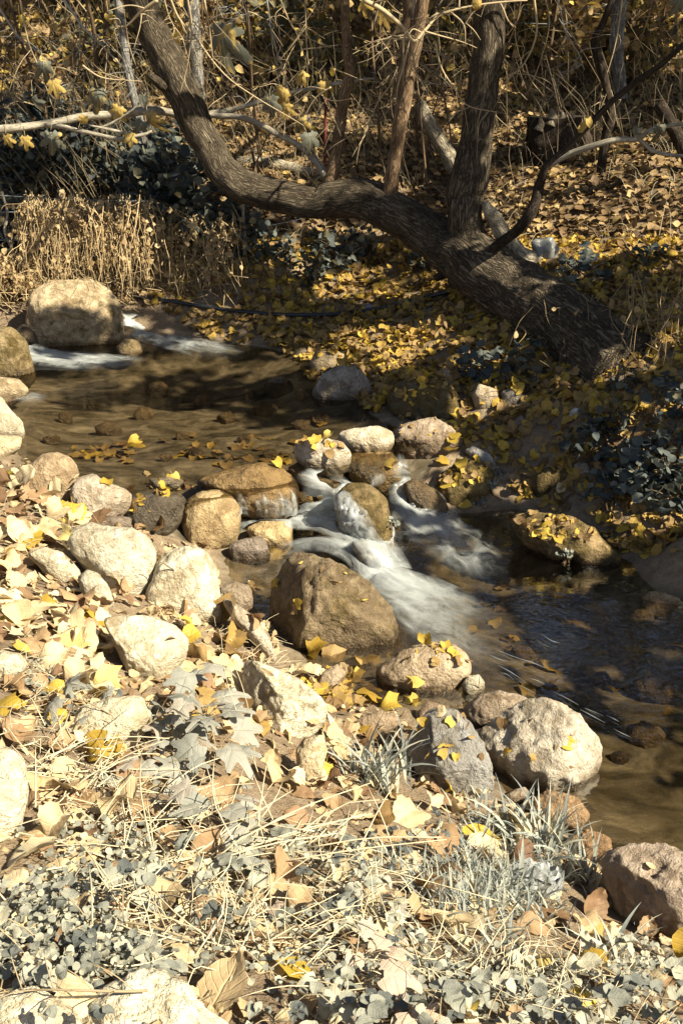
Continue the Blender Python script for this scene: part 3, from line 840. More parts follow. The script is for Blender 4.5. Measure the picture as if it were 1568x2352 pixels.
rock('boulder', 'mossy ochre boulder topped with yellow leaves right of the dam', [(1004,1099),(1044,1069),(1084,1054),(1119,1064),(1132,1089),(1120,1124),(1084,1149),(1044,1164),(1019,1154),(1004,1124)], (.28,.21,.09), 'moss', lump=.09, fine=1.6, mark='the mossy ochre boulder')
rock('stone', 'brown wet stone beside the right hand fall below the pinkish boulder', [(924,1114),(950,1100),(999,1124),(1029,1164),(999,1189),(949,1174)], (.24,.18,.1), 'wet', fwd=.1)
rock('mossy_rock', 'low mossy rock covered in small leaves in the dark lower pool', [(1174,1190),(1214,1178),(1264,1183),(1314,1193),(1359,1213),(1379,1243),(1419,1268),(1415,1290),(1334,1286),(1234,1258),(1199,1236)], (.36,.265,.135), 'moss', lump=.08, fine=1.6, D=.6, fwd=.55, mark='the low mossy rock')
rock('boulder', 'largest brown boulder with a pale ridge in front of the falls', [(600,1405),(605,1360),(640,1290),(690,1268),(760,1290),(830,1335),(890,1390),(918,1430),(915,1475),(890,1500),(830,1510),(740,1490),(660,1455),(615,1430)], (.21,.16,.095), 'blotched', lump=.09, facets=3, fine=1.5, mark='the largest brown boulder', D=.85, planes=[(-.8,.12,.6,.56),(.42,.3,.86,.66),(.1,-.62,.78,.62),(-.3,.75,.6,.8)])
rock('stone', 'brown wedge stone in the shade left of the largest boulder', [(505,1348),(540,1336),(580,1348),(578,1388),(550,1403),(510,1368)], (.3,.24,.17), lump=.08, facets=3)
rock('stone', 'dark angular block between the tan block and the wedge stone', [(525,1253),(560,1238),(600,1233),(625,1253),(622,1278),(565,1288),(535,1283)], (.22,.18,.14), lump=.07, facets=4)
rock('stone', 'flat topped tan block sitting in the white water', [(565,1213),(600,1198),(665,1198),(674,1218),(670,1243),(625,1256),(580,1243)], (.5,.38,.2), lump=.06, facets=3, mark='the tan block')
rock('stone', 'small golden stone poking up in the middle of the white water', [(735,1215),(760,1200),(795,1208),(802,1232),(775,1248),(745,1242)], (.56,.44,.24), 'damp', sub=4, fwd=0)
rock('stone', 'tan stone under the veil of the lower fall', [(806,1248),(842,1240),(884,1272),(898,1305),(859,1312),(822,1282)], (.42,.36,.24), 'damp', sub=4, fwd=.1)
rock('boulder', 'white heart shaped boulder on the near bank', [(157,1238),(175,1213),(215,1203),(245,1213),(300,1213),(340,1238),(357,1273),(350,1318),(325,1348),(280,1352),(255,1353),(225,1313),(175,1278)], W2, lump=.09, mark='the white heart shaped boulder')
rock('boulder', 'white rounded boulder with a dark hollow on its right side', [(335,1385),(350,1338),(360,1293),(395,1263),(435,1253),(470,1268),(490,1298),(505,1368),(500,1400),(450,1404),(370,1414)], W1, lump=.08, mark='the white hollowed boulder')
rock('boulder', 'white triangular boulder half sunk among leaves on the near bank', [(235,1420),(300,1416),(350,1418),(400,1438),(430,1468),(425,1498),(390,1533),(360,1562),(310,1550),(270,1490),(250,1448)], W1, lump=.06, facets=1, mark='the white triangular boulder', planes=[(.1,.45,.88,.6)])
rock('stone', 'small pale stone tucked under the white heart shaped boulder', [(180,1328),(200,1308),(225,1318),(250,1348),(260,1378),(245,1390),(190,1358)], W2, sub=4)
rock('stone', 'pale stone among dry leaves left of the white heart shaped boulder', [(65,1273),(100,1258),(140,1268),(182,1308),(175,1328),(140,1335),(100,1308)], W1, sub=4, mark='the pale bank stone')
rock('boulder', 'white angular boulder with a pointed right end in the middle of the bank', [(553,1580),(565,1515),(600,1525),(690,1565),(752,1615),(735,1645),(680,1680),(665,1690),(620,1660),(570,1620)], W1, lump=.08, facets=5, fine=1.3, mark='the white angular boulder', planes=[(.2,.55,.8,.6),(-.7,-.1,.7,.62),(.5,-.5,.7,.7)])
rock('stone', 'cream earthy stone below the white angular boulder', [(680,1725),(700,1695),(740,1690),(750,1725),(735,1775),(710,1805),(685,1775)], (.58,.48,.31), lump=.1, mark='the cream earthy stone')
rock('boulder', 'tan boulder with leaves along its edge below the largest boulder', [(860,1540),(874,1528),(924,1498),(984,1475),(1044,1483),(1076,1513),(1078,1545),(1040,1575),(960,1585),(880,1565)], (.42,.33,.22), lump=.07, mark='the tan leaf edged boulder')
rock('stone', 'small round cream stone at the water beside the tan boulder', [(1060,1572),(1075,1553),(1100,1550),(1112,1568),(1109,1584),(1084,1595),(1066,1588)], (.5,.46,.34), sub=4)
rock('boulder', 'blue grey rough boulder left of the striped white one', [(935,1710),(944,1690),(984,1640),(1004,1630),(1049,1635),(1079,1665),(1114,1715),(1126,1765),(1124,1795),(1109,1825),(1044,1825),(994,1800),(959,1760)], (.30,.295,.275), lump=.08, facets=3, fine=1.5, mark='the blue grey boulder', planes=[(.15,.3,.93,.7),(-.8,.1,.6,.66),(.3,-.6,.7,.7)])
rock('boulder', 'large whitish boulder with a bright curved rim at the water', [(1104,1680),(1149,1650),(1209,1615),(1264,1612),(1324,1640),(1359,1690),(1371,1730),(1369,1750),(1349,1768),(1264,1790),(1214,1820),(1179,1800),(1139,1775),(1124,1735)], (.47,.42,.33), lump=.1, facets=3, fine=1.6, mark='the whitish rimmed boulder', planes=[(-.35,.25,.9,.66),(.7,-.1,.6,.7),(-.5,-.6,.6,.66)])
rock('stone', 'flat leaf strewn stone behind the whitish rimmed boulder', [(1064,1625),(1104,1598),(1144,1588),(1204,1602),(1219,1615),(1154,1655),(1104,1670),(1074,1655)], (.38,.31,.23), lump=.08)
rock('stone', 'small brown stone behind the blue grey boulder', [(954,1640),(984,1612),(1014,1620),(1010,1655),(960,1660)], (.36,.27,.19), sub=4)
rock('stone', 'low brown stone left of the blue grey boulder', [(805,1660),(834,1645),(874,1632),(919,1650),(904,1670),(859,1688),(814,1678)], (.40,.31,.21), sub=4)
rock('stone', 'flat tan stone under the whitish rimmed boulder', [(1150,1832),(1180,1815),(1204,1808),(1218,1825),(1184,1845)], (.4,.33,.24), sub=4)
rock('boulder', 'rough pinkish boulder at the right edge above the dark inlet', [(1395,1985),(1410,1960),(1450,1945),(1530,1945),(1590,1975),(1640,2070),(1600,2140),(1520,2155),(1460,2110),(1420,2070),(1395,2010)], (.40,.325,.25), lump=.1, facets=3, fine=1.6, mark='the right edge boulder', planes=[(.1,.7,.7,.6),(-.6,-.3,.75,.6)])
rock('boulder', 'white boulder cut off by the left edge beside the straw', [(-70,1725),(10,1720),(50,1750),(60,1810),(40,1890),(0,1925),(-70,1920)], W1, lump=.08, facets=2, mark='the left edge white boulder')
rock('boulder', 'white stone half hidden by the lobed grey leaves', [(160,1665),(190,1625),(250,1605),(320,1600),(350,1650),(300,1700),(215,1708)], W1, lump=.07, mark='the half hidden white stone')
rock('boulder', 'long white ridge of rock at the bottom edge beside the tan leaf', [(180,2340),(220,2290),(310,2240),(360,2240),(425,2270),(450,2310),(540,2360),(520,2440),(200,2440)], W1, lump=.1, facets=4, fine=1.5, base=2400, mark='the white ridge at the bottom')
rock('boulder', 'smooth white rock in the bottom left corner', [(-60,2310),(0,2295),(65,2275),(110,2295),(170,2325),(190,2370),(100,2440),(-60,2440)], W1, lump=.07, base=2400, mark='the bottom corner rock')
rock('stone', 'white stone cut off by the left edge among tan leaves', [(-60,1510),(0,1495),(40,1500),(62,1525),(30,1552),(-60,1558)], W1, sub=4)
rock('boulder', 'large domed boulder half in shadow beside the upper cascade', [(65,745),(80,675),(120,650),(200,643),(245,660),(275,705),(275,755),(250,800),(160,805),(90,792),(65,770)], (.46,.375,.24), 'blotched', lump=.09, facets=1, mark='the domed boulder', sq=.82, planes=[(.1,.62,.78,.62),(-.05,-.55,.83,.6)])
rock('stone', 'mossy brown stone on the left edge below the domed boulder', [(-40,770),(0,755),(30,752),(60,785),(75,850),(40,864),(-30,866)], (.33,.26,.14), 'moss', lump=.08)
rock('stone', 'flat tan stone at the left edge of the upper pool', [(-40,880),(0,867),(40,870),(65,895),(50,908),(10,922),(-40,925)], (.40,.32,.20), lump=.05)
rock('stone', 'pale stacked stone on the left shore with leaves on it', [(-60,920),(5,912),(25,945),(50,970),(52,992),(10,1008),(-60,1015)], (.56,.5,.37), lump=.12, facets=2, mark='the left shore stones')
rock('stone', 'tan stone under the pale stacked stone on the left shore', [(-60,1005),(0,1000),(48,1002),(45,1026),(0,1048),(-60,1050)], (.5,.42,.27), sub=4)
rock('stone', 'dark wet stone between the domed boulder and the left edge', [(30,765),(55,745),(82,760),(88,790),(70,805),(45,800)], (.15,.12,.08), 'wet', sub=4)
rock('stone', 'small wet brown stone at the foot of the domed boulder', [(268,797),(290,778),(318,783),(327,805),(300,818),(275,812)], (.3,.23,.12), 'damp', sub=4)
rock('stone', 'brown stone at the far water edge behind the grey one', [(712,835),(725,808),(760,802),(790,815),(775,852),(720,858)], (.36,.28,.17), lump=.07, sub=4, mark='the far shore stones')
rock('stone', 'light grey stone with a leaf on it at the far water edge', [(718,895),(740,860),(780,838),(820,838),(850,880),(850,912),(800,920),(730,914)], (.36,.33,.28), lump=.07)
rock('boulder', 'dark mossy boulder at the far edge of the upper pool', [(890,912),(920,875),(970,860),(1030,880),(1050,930),(1045,970),(980,972),(900,940)], (.13,.11,.07), 'moss', lump=.08, mark='the dark mossy boulder')
rock('stone', 'small tan upright stone behind the dark mossy boulder', [(1010,850),(1030,845),(1045,870),(1037,893),(1012,887)], (.42,.32,.2), sub=4)
rock('stone', 'pale egg shaped stone among leaves on the shaded far bank', [(1082,905),(1100,882),(1140,895),(1150,922),(1132,942),(1095,935)], (.46,.38,.26), sub=4, mark='the pale egg stone')
rock('stone', 'grey stone touching the pale egg shaped stone', [(1150,900),(1180,888),(1203,905),(1197,927),(1158,932)], (.28,.26,.23), sub=4)
rock('stone', 'small white round stone in the shaded leaves of the far bank', [(1306,946),(1325,933),(1339,943),(1328,960),(1310,958)], (.5,.5,.46), sub=3)
rock('stone', 'greyish flat stone below the pale egg shaped stone', [(1165,977),(1195,953),(1214,970),(1207,988),(1175,990)], (.3,.26,.22), sub=4)
rock('stone', 'mossy stone at the small side trickle on the far bank', [(1222,1102),(1254,1074),(1309,1077),(1316,1099),(1279,1128),(1229,1132)], (.22,.16,.07), 'moss', sub=4, fine=1.5)
rock('stone', 'pale grey plate of stone on the shaded far bank', [(1318,1067),(1345,1058),(1357,1085),(1337,1103),(1322,1092)], (.42,.39,.33), sub=4, facets=3)
rock('stone', 'little golden stone wedged between the brown slab and the pouring stone', [(680,1132),(700,1124),(722,1144),(717,1162),(690,1160)], (.46,.35,.16), 'damp', sub=4, fwd=0)
rock('stone', 'long pale stone on the bank edge below the white hollowed boulder', [(505,1372),(540,1385),(575,1412),(600,1440),(634,1486),(622,1500),(585,1468),(540,1430)], (.5,.44,.34), lump=.1, sub=4)
rock('stone', 'small brown stone under the right lower side of the largest boulder', [(722,1580),(740,1545),(775,1525),(795,1548),(762,1592)], (.36,.28,.19), sub=4)
rock('stone', 'dim grey flat stone left of the dripping dark stone', [(200,1198),(250,1186),(300,1188),(300,1210),(250,1218),(205,1215)], (.22,.18,.14), 'damp', sub=4)
rock('stone', 'flat grey stone awash behind the dam', [(340,1100),(400,1094),(425,1104),(405,1118),(355,1118)], (.28,.24,.17), 'wet', sub=4, fwd=-.2)
rock('stone', 'small wet stone behind the golden stone under the cream oval', [(744,1085),(765,1072),(790,1078),(792,1098),(765,1105)], (.36,.24,.12), 'damp', sub=4, fwd=0)
rock('stone', 'pale leaf edged stone behind the mossy ochre boulder', [(1064,1035),(1085,1022),(1130,1045),(1138,1066),(1100,1062)], (.36,.35,.32), sub=4)
rock('stone', 'large smooth brown stone under water below the whitish rimmed boulder', [(1215,1845),(1262,1815),(1325,1832),(1352,1872),(1322,1895),(1250,1890)], (.33,.22,.12), 'damp', fwd=.0, D=.6)
rock('stone', 'reddish brown stone under water in front of the right edge boulder', [(1300,1925),(1350,1905),(1400,1925),(1400,1960),(1340,1970)], (.30,.19,.10), 'damp', fwd=.0, D=.6)
# stones lying on the bed of the lower pool
_rs = np.random.default_rng(5); k = 0
for (u, v, s) in [(1510,1385,50),(1470,1420,36),(1480,1450,44),(1400,1430,30),(1440,1350,22),(1250,1420,36),(1180,1380,22),(1500,1580,52),(1380,1560,28),(1300,1520,34),(1480,1690,50),(1420,1740,24),(1200,1500,30),(1260,1580,20),(1350,1340,30),(1120,1310,24),(1330,1610,26),
    (330,950,26),(420,1000,20),(250,985,30),(520,960,24),(610,940,34),(690,975,24),(560,1010,18),(470,920,26),(360,895,30),(640,890,40),(700,905,26),(150,960,22),(210,930,20),(740,960,20),(580,905,16),(450,1040,22),(620,1045,20),(120,1010,20),(380,1050,16)]:
    a = np.linspace(0, 2 * np.pi, 9)[:-1]; rr = s * _rs.uniform(.75, 1.1, 8)
    tilt = _rs.uniform(-.4, .4)
    pl = [(u + r * math.cos(t + tilt), v + .62 * r * math.sin(t + tilt)) for r, t in zip(rr, a)]
    dd = at(u, v + .3 * s)
    s *= .8 if v < 1550 else .66; colr = np.array([.34, .26, .16]) * _rs.uniform(.5, 1.35) + _rs.uniform(0, .05)
    u0 = u
    _old = at_surf; at_surf = at
    rock('bed_stone', ('brown cobble lying under water on the bed of the lower pool' if v > 1200 else 'brown cobble under the smooth water of the upper pool'), pl, tuple(colr), 'damp', sub=4, lump=.2, facets=2, fwd=.35 if v < 1200 else .15, D=.55, group='cobbles on the lower bed' if v > 1200 else 'cobbles on the upper bed')
    at_surf = _old

# ------------------------------------------------------------------ white water
_bm = BVHTree.FromPolygons([tuple(p) for p in np.concatenate(RV)], [tuple(f) for f in np.concatenate(RF)])
def water_obj(name, bands, **kw):
    mb = MB()
    for b in bands: ribbon(*b[:3], mb=mb, **(b[3] if len(b) > 3 else {}))
    o = mb.build(name, M['foam']); tag(o, kind='structure'); return o

# over the brown slab
water_obj('water_fall', [([(u,1127 + dv,.28),(u+4,1147 + dv,.21),(u+8,1168,.13),(u+9,1190,.08)], [w_*.7,w_,w_,w_*1.5], [.0,a_,a_*.8,a_], dict(seed=1.0 + .37 * k, zoff=.0, nl=30, na=12, face=True)) for k, (u, dv, w_, a_) in enumerate([(547,0,.045,.6),(556,5,.03,.65),(588,12,.03,.4),(604,6,.02,.5),(628,14,.03,.4),(641,2,.02,.6),(655,8,.05,.45),(667,-4,.03,.65),(612,10,.16,.22),(648,8,.12,.26)])])
water_obj('water_fall', [
    ([(700,1095,.305),(725,1112,.285),(738,1140,.2),(742,1165,.12),(745,1190,.08)], [.18,.23,.28,.3,.34], [0,.7,1.15,1.2,1.15], dict(seed=3, zoff=.03)),
    ([(765,1090,.305),(780,1110,.22),(785,1140,.14),(800,1180,.09)], [.1,.14,.22,.3], [0,.7,1.0,.9], dict(seed=4, zoff=.02))])
# the shelf of white water and the fall beside the largest boulder
water_obj('white_water_or_glint', [
    ([(540,1212,.06),(600,1195,.07),(680,1190,.08),(760,1196,.09),(820,1225,.085),(862,1268,.05),(890,1315,.02)], [.18,.24,.30,.36,.34,.30,.28], [.5,.95,1.15,1.15,.95,.85,1.05], dict(seed=5, nl=110, na=30)),
    ([(640,1262,.06),(700,1250,.07),(770,1252,.08),(825,1280,.06),(868,1320,.02)], [.10,.16,.2,.22,.24], [.1,.4,.65,.65,.85], dict(seed=6, nl=100)),
    ([(785,1138,.16),(806,1185,.13),(838,1240,.085),(885,1300,.025)], [.10,.2,.2,.22], [.5,.85,.75,.9], dict(seed=31, nl=80, na=34, zoff=.0, face=True)),
    ([(690,1188,.085),(745,1185,.085),(800,1205,.085),(845,1245,.07),(880,1290,.04)], [.2,.26,.2,.16,.14], [.2,.6,.6,.6,.7], dict(seed=12, nl=90, zoff=.015))])
water_obj('white_water_or_glint', [
    ([(862,1300,.03),(905,1335,.015),(960,1368,.01),(1020,1398,.006),(1090,1430,.004),(1180,1470,.003)], [.22,.34,.42,.42,.36,.28], [.95,1.1,.85,.42,.12,.0], dict(seed=7, nl=140, na=44)),
    ([(880,1325,.035),(930,1352,.03),(990,1378,.02),(1060,1412,.01)], [.2,.3,.3,.24], [.6,.7,.35,.0], dict(seed=13, nl=100, na=34, bulge=.04)),
    ([(915,1385,.01),(965,1425,.008),(1030,1462,.006),(1110,1510,.005),(1190,1550,.004)], [.14,.24,.3,.28,.2], [.3,.45,.3,.12,.0], dict(seed=8, nl=120, na=34))])
glint_streaks = []  # sun glints on the lower pool, drawn as thin white streaks
_rg = np.random.default_rng(8)
for k in range(16):
    u, v = [(1090,1500),(1130,1520),(1190,1560),(1250,1590),(1330,1620),(1240,1470),(1420,1680)][k % 7]; u += _rg.normal(0, 34); v += _rg.normal(0, 16); l = _rg.uniform(22, 80)
    sl = _rg.uniform(.35, .75)
    glint_streaks.append(([(u,v,.006),(u+l*.5,v+l*.5*sl+_rg.normal(0,2),.007),(u+l,v+l*sl,.006)], [.001,.004,.001], [.5,1.0,.5], dict(seed=20+k, nl=14, na=5, bulge=.003)))
water_obj('white_water_or_glint', glint_streaks)
# the right hand fall
water_obj('water_fall', [
    ([(918,1050,.305),(921,1080,.25),(922,1110,.16),(935,1150,.09),(965,1190,.04),(1000,1218,.015),(1050,1250,.008),(1090,1300,.005),(1110,1340,.004)], [.08,.12,.16,.24,.36,.42,.42,.36,.3], [.1,.5,.75,.85,.85,.75,.5,.25,.0], dict(seed=9, nl=150, na=30)),
    ([(850,1098,.20),(852,1118,.14),(858,1140,.08)], [.2,.2,.22], [.35,.45,.35], dict(seed=10, zoff=.05)),
    ([(985,1215,.02),(1015,1205,.025),(1040,1180,.015)], [.2,.22,.16], [.5,.6,.1], dict(seed=15, bulge=.03))])
# upstream, at the domed boulder
water_obj('water_fall', [
    ([(262,722,.44),(290,738,.42),(330,758,.35),(390,778,.32),(470,800,.308),(560,822,.304)], [.3,.35,.4,.42,.45,.4], [1.0,1.2,1.0,.75,.45,0], dict(seed=11, nl=110, na=30)),
    ([(60,800,.36),(90,815,.33),(160,826,.31),(250,832,.305),(340,836,.303)], [.3,.4,.45,.45,.4], [.7,1.0,.9,.5,0], dict(seed=16, nl=110, na=30)),
    ([(20,905,.31),(60,915,.306),(120,925,.303)], [.15,.2,.2], [.4,.4,0], dict(seed=17))])
# side trickle on the far bank
water_obj('water_fall', [([(1172,1095,.16),(1168,1120,.06),(1160,1150,.015),(1140,1175,.006)], [.1,.13,.2,.24], [.5,.55,.4,.0], dict(seed=19))])

def hit(u, v):
    """first surface (stone or ground) on the line of sight: point and normal"""
    d = Vector(ray(u, v)); d.normalize(); o_ = Vector(CAM); best = None
    for T_ in (_bm, _gb):
        r = T_.ray_cast(o_, d)
        if r[0] is not None and (best is None or r[3] < best[2]): best = (np.array(r[0]), np.array(r[1]), r[3])
    if best is None: p = at(u, v); return p, np.array([0, 0, 1.])
    n = best[1] if best[1] @ np.array(d) < 0 else -best[1]
    return best[0], n

def drop(x, y):
    """height and normal of the topmost stone or the ground under a point, and whether it is stone"""
    r = _bm.ray_cast(Vector((x, y, 6)), Vector((0, 0, -1)))
    return r
# ------------------------------------------------------------------ trees
def pts(*q):
    """photograph points with a distance y each"""
    return np.array([py(u, v, y) for u, v, y in q])

def pxw(y, w):
    """real radius of something w photograph-pixels wide at distance y"""
    return w * .5 * (y * .906 + .35) * .93 * TH / 784

OV_S = [leaf_t('ovate', 2, 3, .3, b, .03, k) for k, b in enumerate((.2, .5, .8, -.3))]
OV = [leaf_t('heart', 4, 6, f, b, wv, k, tw) for k, (f, b, wv, tw) in enumerate([(.3,.3,.05,0),(.5,.7,.07,.3),(.15,-.4,.06,-.2),(.6,.9,.08,.4),(-.3,.5,.07,0),(.2,.1,.04,.1)])]
DRYT = [leaf_t(kd, 8, 11, f, b, .03, 20 + k, tw, cr) for k, (kd, f, b, tw, cr) in enumerate([('heart',.3,.4,.2,.05),('ovate',.55,.6,.4,.07),('heart',-.35,.5,-.3,.09),('ovate',.2,-.5,.3,.06),('heart',.8,1.0,.2,.1),('ovate',.2,.2,0,.04),('heart',.1,.15,.1,.06),('ovate',1.1,.9,.6,.08),('heart',.45,-.7,-.5,.12)])]
ROUND = [leaf_t('round', 4, 5, .25, b, .03, 40 + k) for k, b in enumerate((.2, .5, -.2))]
WIL = [leaf_t('willow', 2, 5, .4, b, .02, 50 + k, tw) for k, (b, tw) in enumerate(((.3, .3), (.7, -.5), (-.4, .8)))]
FIG = [lobed_t(k, c, l, .5, .015, .42) for k, (c, l) in enumerate(((.9, 5), (1.5, 5), (.5, 5), (1.2, 3)))]
LOB = [lobed_t(10 + k, c, 5, .62, .09) for k, c in enumerate((.25, .5, .1))]

tree = empty('leaning_tree', tuple(at(1250, 800)))
tag(tree, 'big leaning tree with furrowed bark arching over the far bank', 'tree')
TL = np.array(tree.location)
def limb(path, wpx, name='branch', mat='bark2', parent=None, sides=10, lump=.06, n=None, lfreq=7, wiggle=.02, seed=0.0, org=None):
    P = pts(*path); r = [pxw(q[2], w) for q, w in zip(path, wpx)]
    mb = MB(); C = tube(mb, P, r, sides, n or len(path) * 5, lump, lfreq, rng.uniform(.5, 1), wiggle, seed)
    o = mb.build(name, M[mat], parent)
    if org is not None: o.data.transform(__import__('mathutils').Matrix.Translation(-Vector(org)))
    return o, C

def tl(*a, **k): k.setdefault('parent', tree); k['org'] = TL; return limb(*a, **k)

tl([(1440,870,5.9),(1335,778,6.4),(1258,718,6.75),(1180,668,7.05),(1085,602,7.35),(1000,548,7.62),(905,490,7.72),(820,455,7.8),(720,464,7.9),(600,440,8.0),(525,405,8.05),(475,330,8.1),(420,215,8.1),(370,110,8.1),(318,-10,8.1),(260,-160,8.1),(200,-330,8.2)],
   [240,190,172,166,148,116,102,96,78,80,80,76,80,78,72,66,52], 'trunk', 'bark', sides=64, n=240, lump=.10, lfreq=6)
tl([(1085,640,7.48),(1072,560,7.42),(1068,490,7.42),(1072,425,7.44),(1092,330,7.46),(1107,210,7.5),(1122,80,7.5),(1128,-40,7.5),(1140,-300,7.5)], [130,100,88,98,80,76,74,74,60], 'trunk', 'bark', sides=48, n=160, lump=.07, lfreq=6)
tl([(890,470,7.7),(903,390,7.68),(922,270,7.65),(945,130,7.62),(968,20,7.6),(990,-120,7.6)], [44,34,36,34,30,26], 'branch', 'bark2', sides=12, n=40)
tl([(905,380,7.75),(918,300,7.85),(922,190,7.9),(930,80,7.95),(940,-80,8)], [26,24,24,22,20], 'branch', 'bark2', sides=12, n=40)
tl([(755,425,7.9),(772,350,7.92),(786,250,7.95),(803,165,7.95),(794,90,7.95),(793,0,7.95),(800,-120,8)], [36,27,28,27,22,20,16], 'branch', 'bark2', sides=12, n=40)
# dark sucker and its pale side branch, reaching towards the right bank
tl([(1090,625,7.2),(1135,570,7.1),(1180,535,7.0),(1218,490,6.9),(1240,425,6.9),(1250,385,6.85),(1305,335,6.8),(1400,240,6.7),(1500,155,6.6),(1600,80,6.5)], [36,28,26,30,25,20,16,15,14,12], 'branch', 'bark_dark', sides=12, n=60)
_b, _ = tl([(1246,388,6.87),(1300,356,6.8),(1400,326,6.7),(1466,318,6.7),(1500,296,6.65),(1580,284,6.6)], [20,17,14,12,10,8], 'branch', 'bark_pale', sides=10, n=36)
tl([(1464,318,6.7),(1500,348,6.65),(1580,362,6.6)], [11,9,8], 'branch', 'bark_pale', sides=8, n=16)
# long smooth branches running left from the foot of the thin stem
tl([(750,405,7.9),(705,350,8.15),(640,308,8.2),(560,272,8.3),(480,264,8.35),(400,260,8.35),(310,256,8.3),(190,270,8.2),(100,286,8.1),(0,298,8.0),(-60,304,8.0)], [20,15,14,14,14,18,20,19,18,20,20], 'branch', 'bark_pale', sides=10, n=70)
tl([(478,262,8.35),(560,246,8.4),(660,215,8.4),(790,190,8.3),(860,178,8.2)], [14,12,11,9,5], 'branch', 'bark_pale', sides=8, n=30)
tl([(105,287,8.1),(150,292,8.0),(200,306,7.95),(270,318,7.9),(318,312,7.9),(350,302,7.9)], [13,11,10,10,9,5], 'branch', 'bark_pale', sides=8, n=26)
tl([(205,288,7.95),(260,300,7.93),(300,308,7.9)], [4,8,9], 'branch', 'bark_pale', sides=8, n=12)
tl([(215,300,7.95),(260,280,7.93),(310,250,7.92),(340,205,7.92)], [5,6,5,3], 'branch', 'bark_pale', sides=6, n=14)
tl([(375,200,8.0),(352,182,7.9),(340,170,7.86)], [24,22,14], 'branch', 'bark', sides=10, n=10, lump=.15)
tl([(1000,640,7.42),(1062,600,7.35),(1090,625,7.3)], [20,30,26], 'branch', 'bark_dark', sides=8, n=12)
# unseen arms towards the added crown above the picture
arms = [([(1128,-40,7.5),(1500,-260,7.2),(1950,-420,6.6)], [60,40,20]), ([(1128,-40,7.5),(1250,-420,8.2),(1700,-700,9)], [60,40,20]),
        ([(1140,-290,7.5),(1000,-600,6.8),(1300,-1100,6)], [55,36,16]), ([(230,-250,8.1),(500,-600,8.4),(900,-900,8.2)], [60,40,20]),
        ([(985,-100,7.6),(1200,-400,9.2),(1500,-560,10.5)], [26,20,14]), ([(1500,-260,7.2),(2100,-300,5.6),(2500,-100,4.4)], [40,26,14])]
for a, wv in arms: tl(a, wv, 'branch', 'bark', sides=10, n=24)

# hanging and lobed fig leaves on the thin branches: pixel, distance, size px, hue 0..1, droop
figs = [(505,105,7.6,115,.35),(640,225,7.9,62,.95),(622,245,7.9,56,.15),(225,235,7.9,70,.3),(268,262,7.9,46,.95),(345,283,7.9,56,.6),(300,322,7.85,38,1.),(318,298,7.9,56,.1),
        (120,330,7.9,64,.25),(105,162,7.8,52,.2),(128,205,7.8,48,.75),(80,238,7.8,40,.15),(716,330,7.8,62,.12),(695,292,7.9,56,.45),(882,46,7.6,48,1.),(836,20,7.6,42,.95),
        (1095,14,7.3,26,1.),(330,235,7.9,30,.2),(60,330,7.9,40,.8),(190,280,7.9,28,.9),(655,255,7.9,40,.85),(1516,303,6.55,42,.15),(1460,307,6.6,28,.2),(1352,284,6.7,26,.95),(1338,292,6.7,20,.9),(1330,300,6.7,20,.85),
        (1558,10,6.5,50,.2),(700,180,7.9,38,.9),(748,205,7.95,44,.7),(408,90,7.8,26,.9),(20,325,7.9,36,.85),(250,45,7.9,22,.9)]
for k, (u, v, y, s, hue) in enumerate(figs):
    p = py(u, v, y); sz = 2 * pxw(y, s) * .95
    mb = MB(); n = np.array([[rng.normal(0, .4), -1, rng.uniform(-.1, .6)]])
    Vt, Ft, Wt = FIG[k % 4] if s > 30 else OV[k % 6]
    Mx = frames(n, np.array([0.0]))[0]
    Mx[:, 1] = np.array([rng.normal(0, .35), -.1, -1]); Mx[:, 1] /= np.linalg.norm(Mx[:, 1]); Mx[:, 0] = np.cross(Mx[:, 1], Mx[:, 2]); Mx[:, 0] /= np.linalg.norm(Mx[:, 0]); Mx[:, 2] = np.cross(Mx[:, 0], Mx[:, 1])
    mb.add((Vt - [0, .5, 0]) * sz @ Mx.T + p - TL, Ft, hue, Wt)
    top = -np.array([0, .5, 0]) * sz @ Mx.T + p - TL
    tube(mb, [top, top + np.array([rng.normal(0, .02), .02, .05 + rng.uniform(0, .05)])], [.002, .002], 4, 5, rnd=hue)
    mb.build('leaf', M['fig'], tree)

# ------------------------------------------------------------------ shade: leaf clumps added out of the picture on the sunny side
def blob(target, r, t, n, size=.11, flat=.6, R=None, lit=None):
    """leaves of a crown added between the sun and a place to shade it"""
    R = R or rng
    c = np.asarray(target) + SUN * t
    q = R.normal(size=(n, 3)); q /= np.linalg.norm(q, axis=1)[:, None]; q *= (R.uniform(0, 1, n) ** .42)[:, None] * r
    q[:, 2] *= flat
    p = c + q
    # clumpy: holes let flecks of sun through
    p = p[noise(p * 1.7 / max(.5, r * .55)) > -.28]
    u, v, d = proj(p)
    inside = (d > .1) & (u > -40) & (u < 1608) & (v > -40) & (v < 2390)
    return p[~inside], c

UNSEEN_LEAVES = []; FIRM = []
def shade(u, v, r, t, n, size=.12, z=None, flat=.6, y=None):
    tg = py(u, v, y) if y else (at_surf(u, v) if z is None else pz(u, v, z))
    p, c = blob(tg, r, t, n, size, flat); UNSEEN_LEAVES.append((p, size, c)); FIRM.append(y is not None)

exec(SHADES)
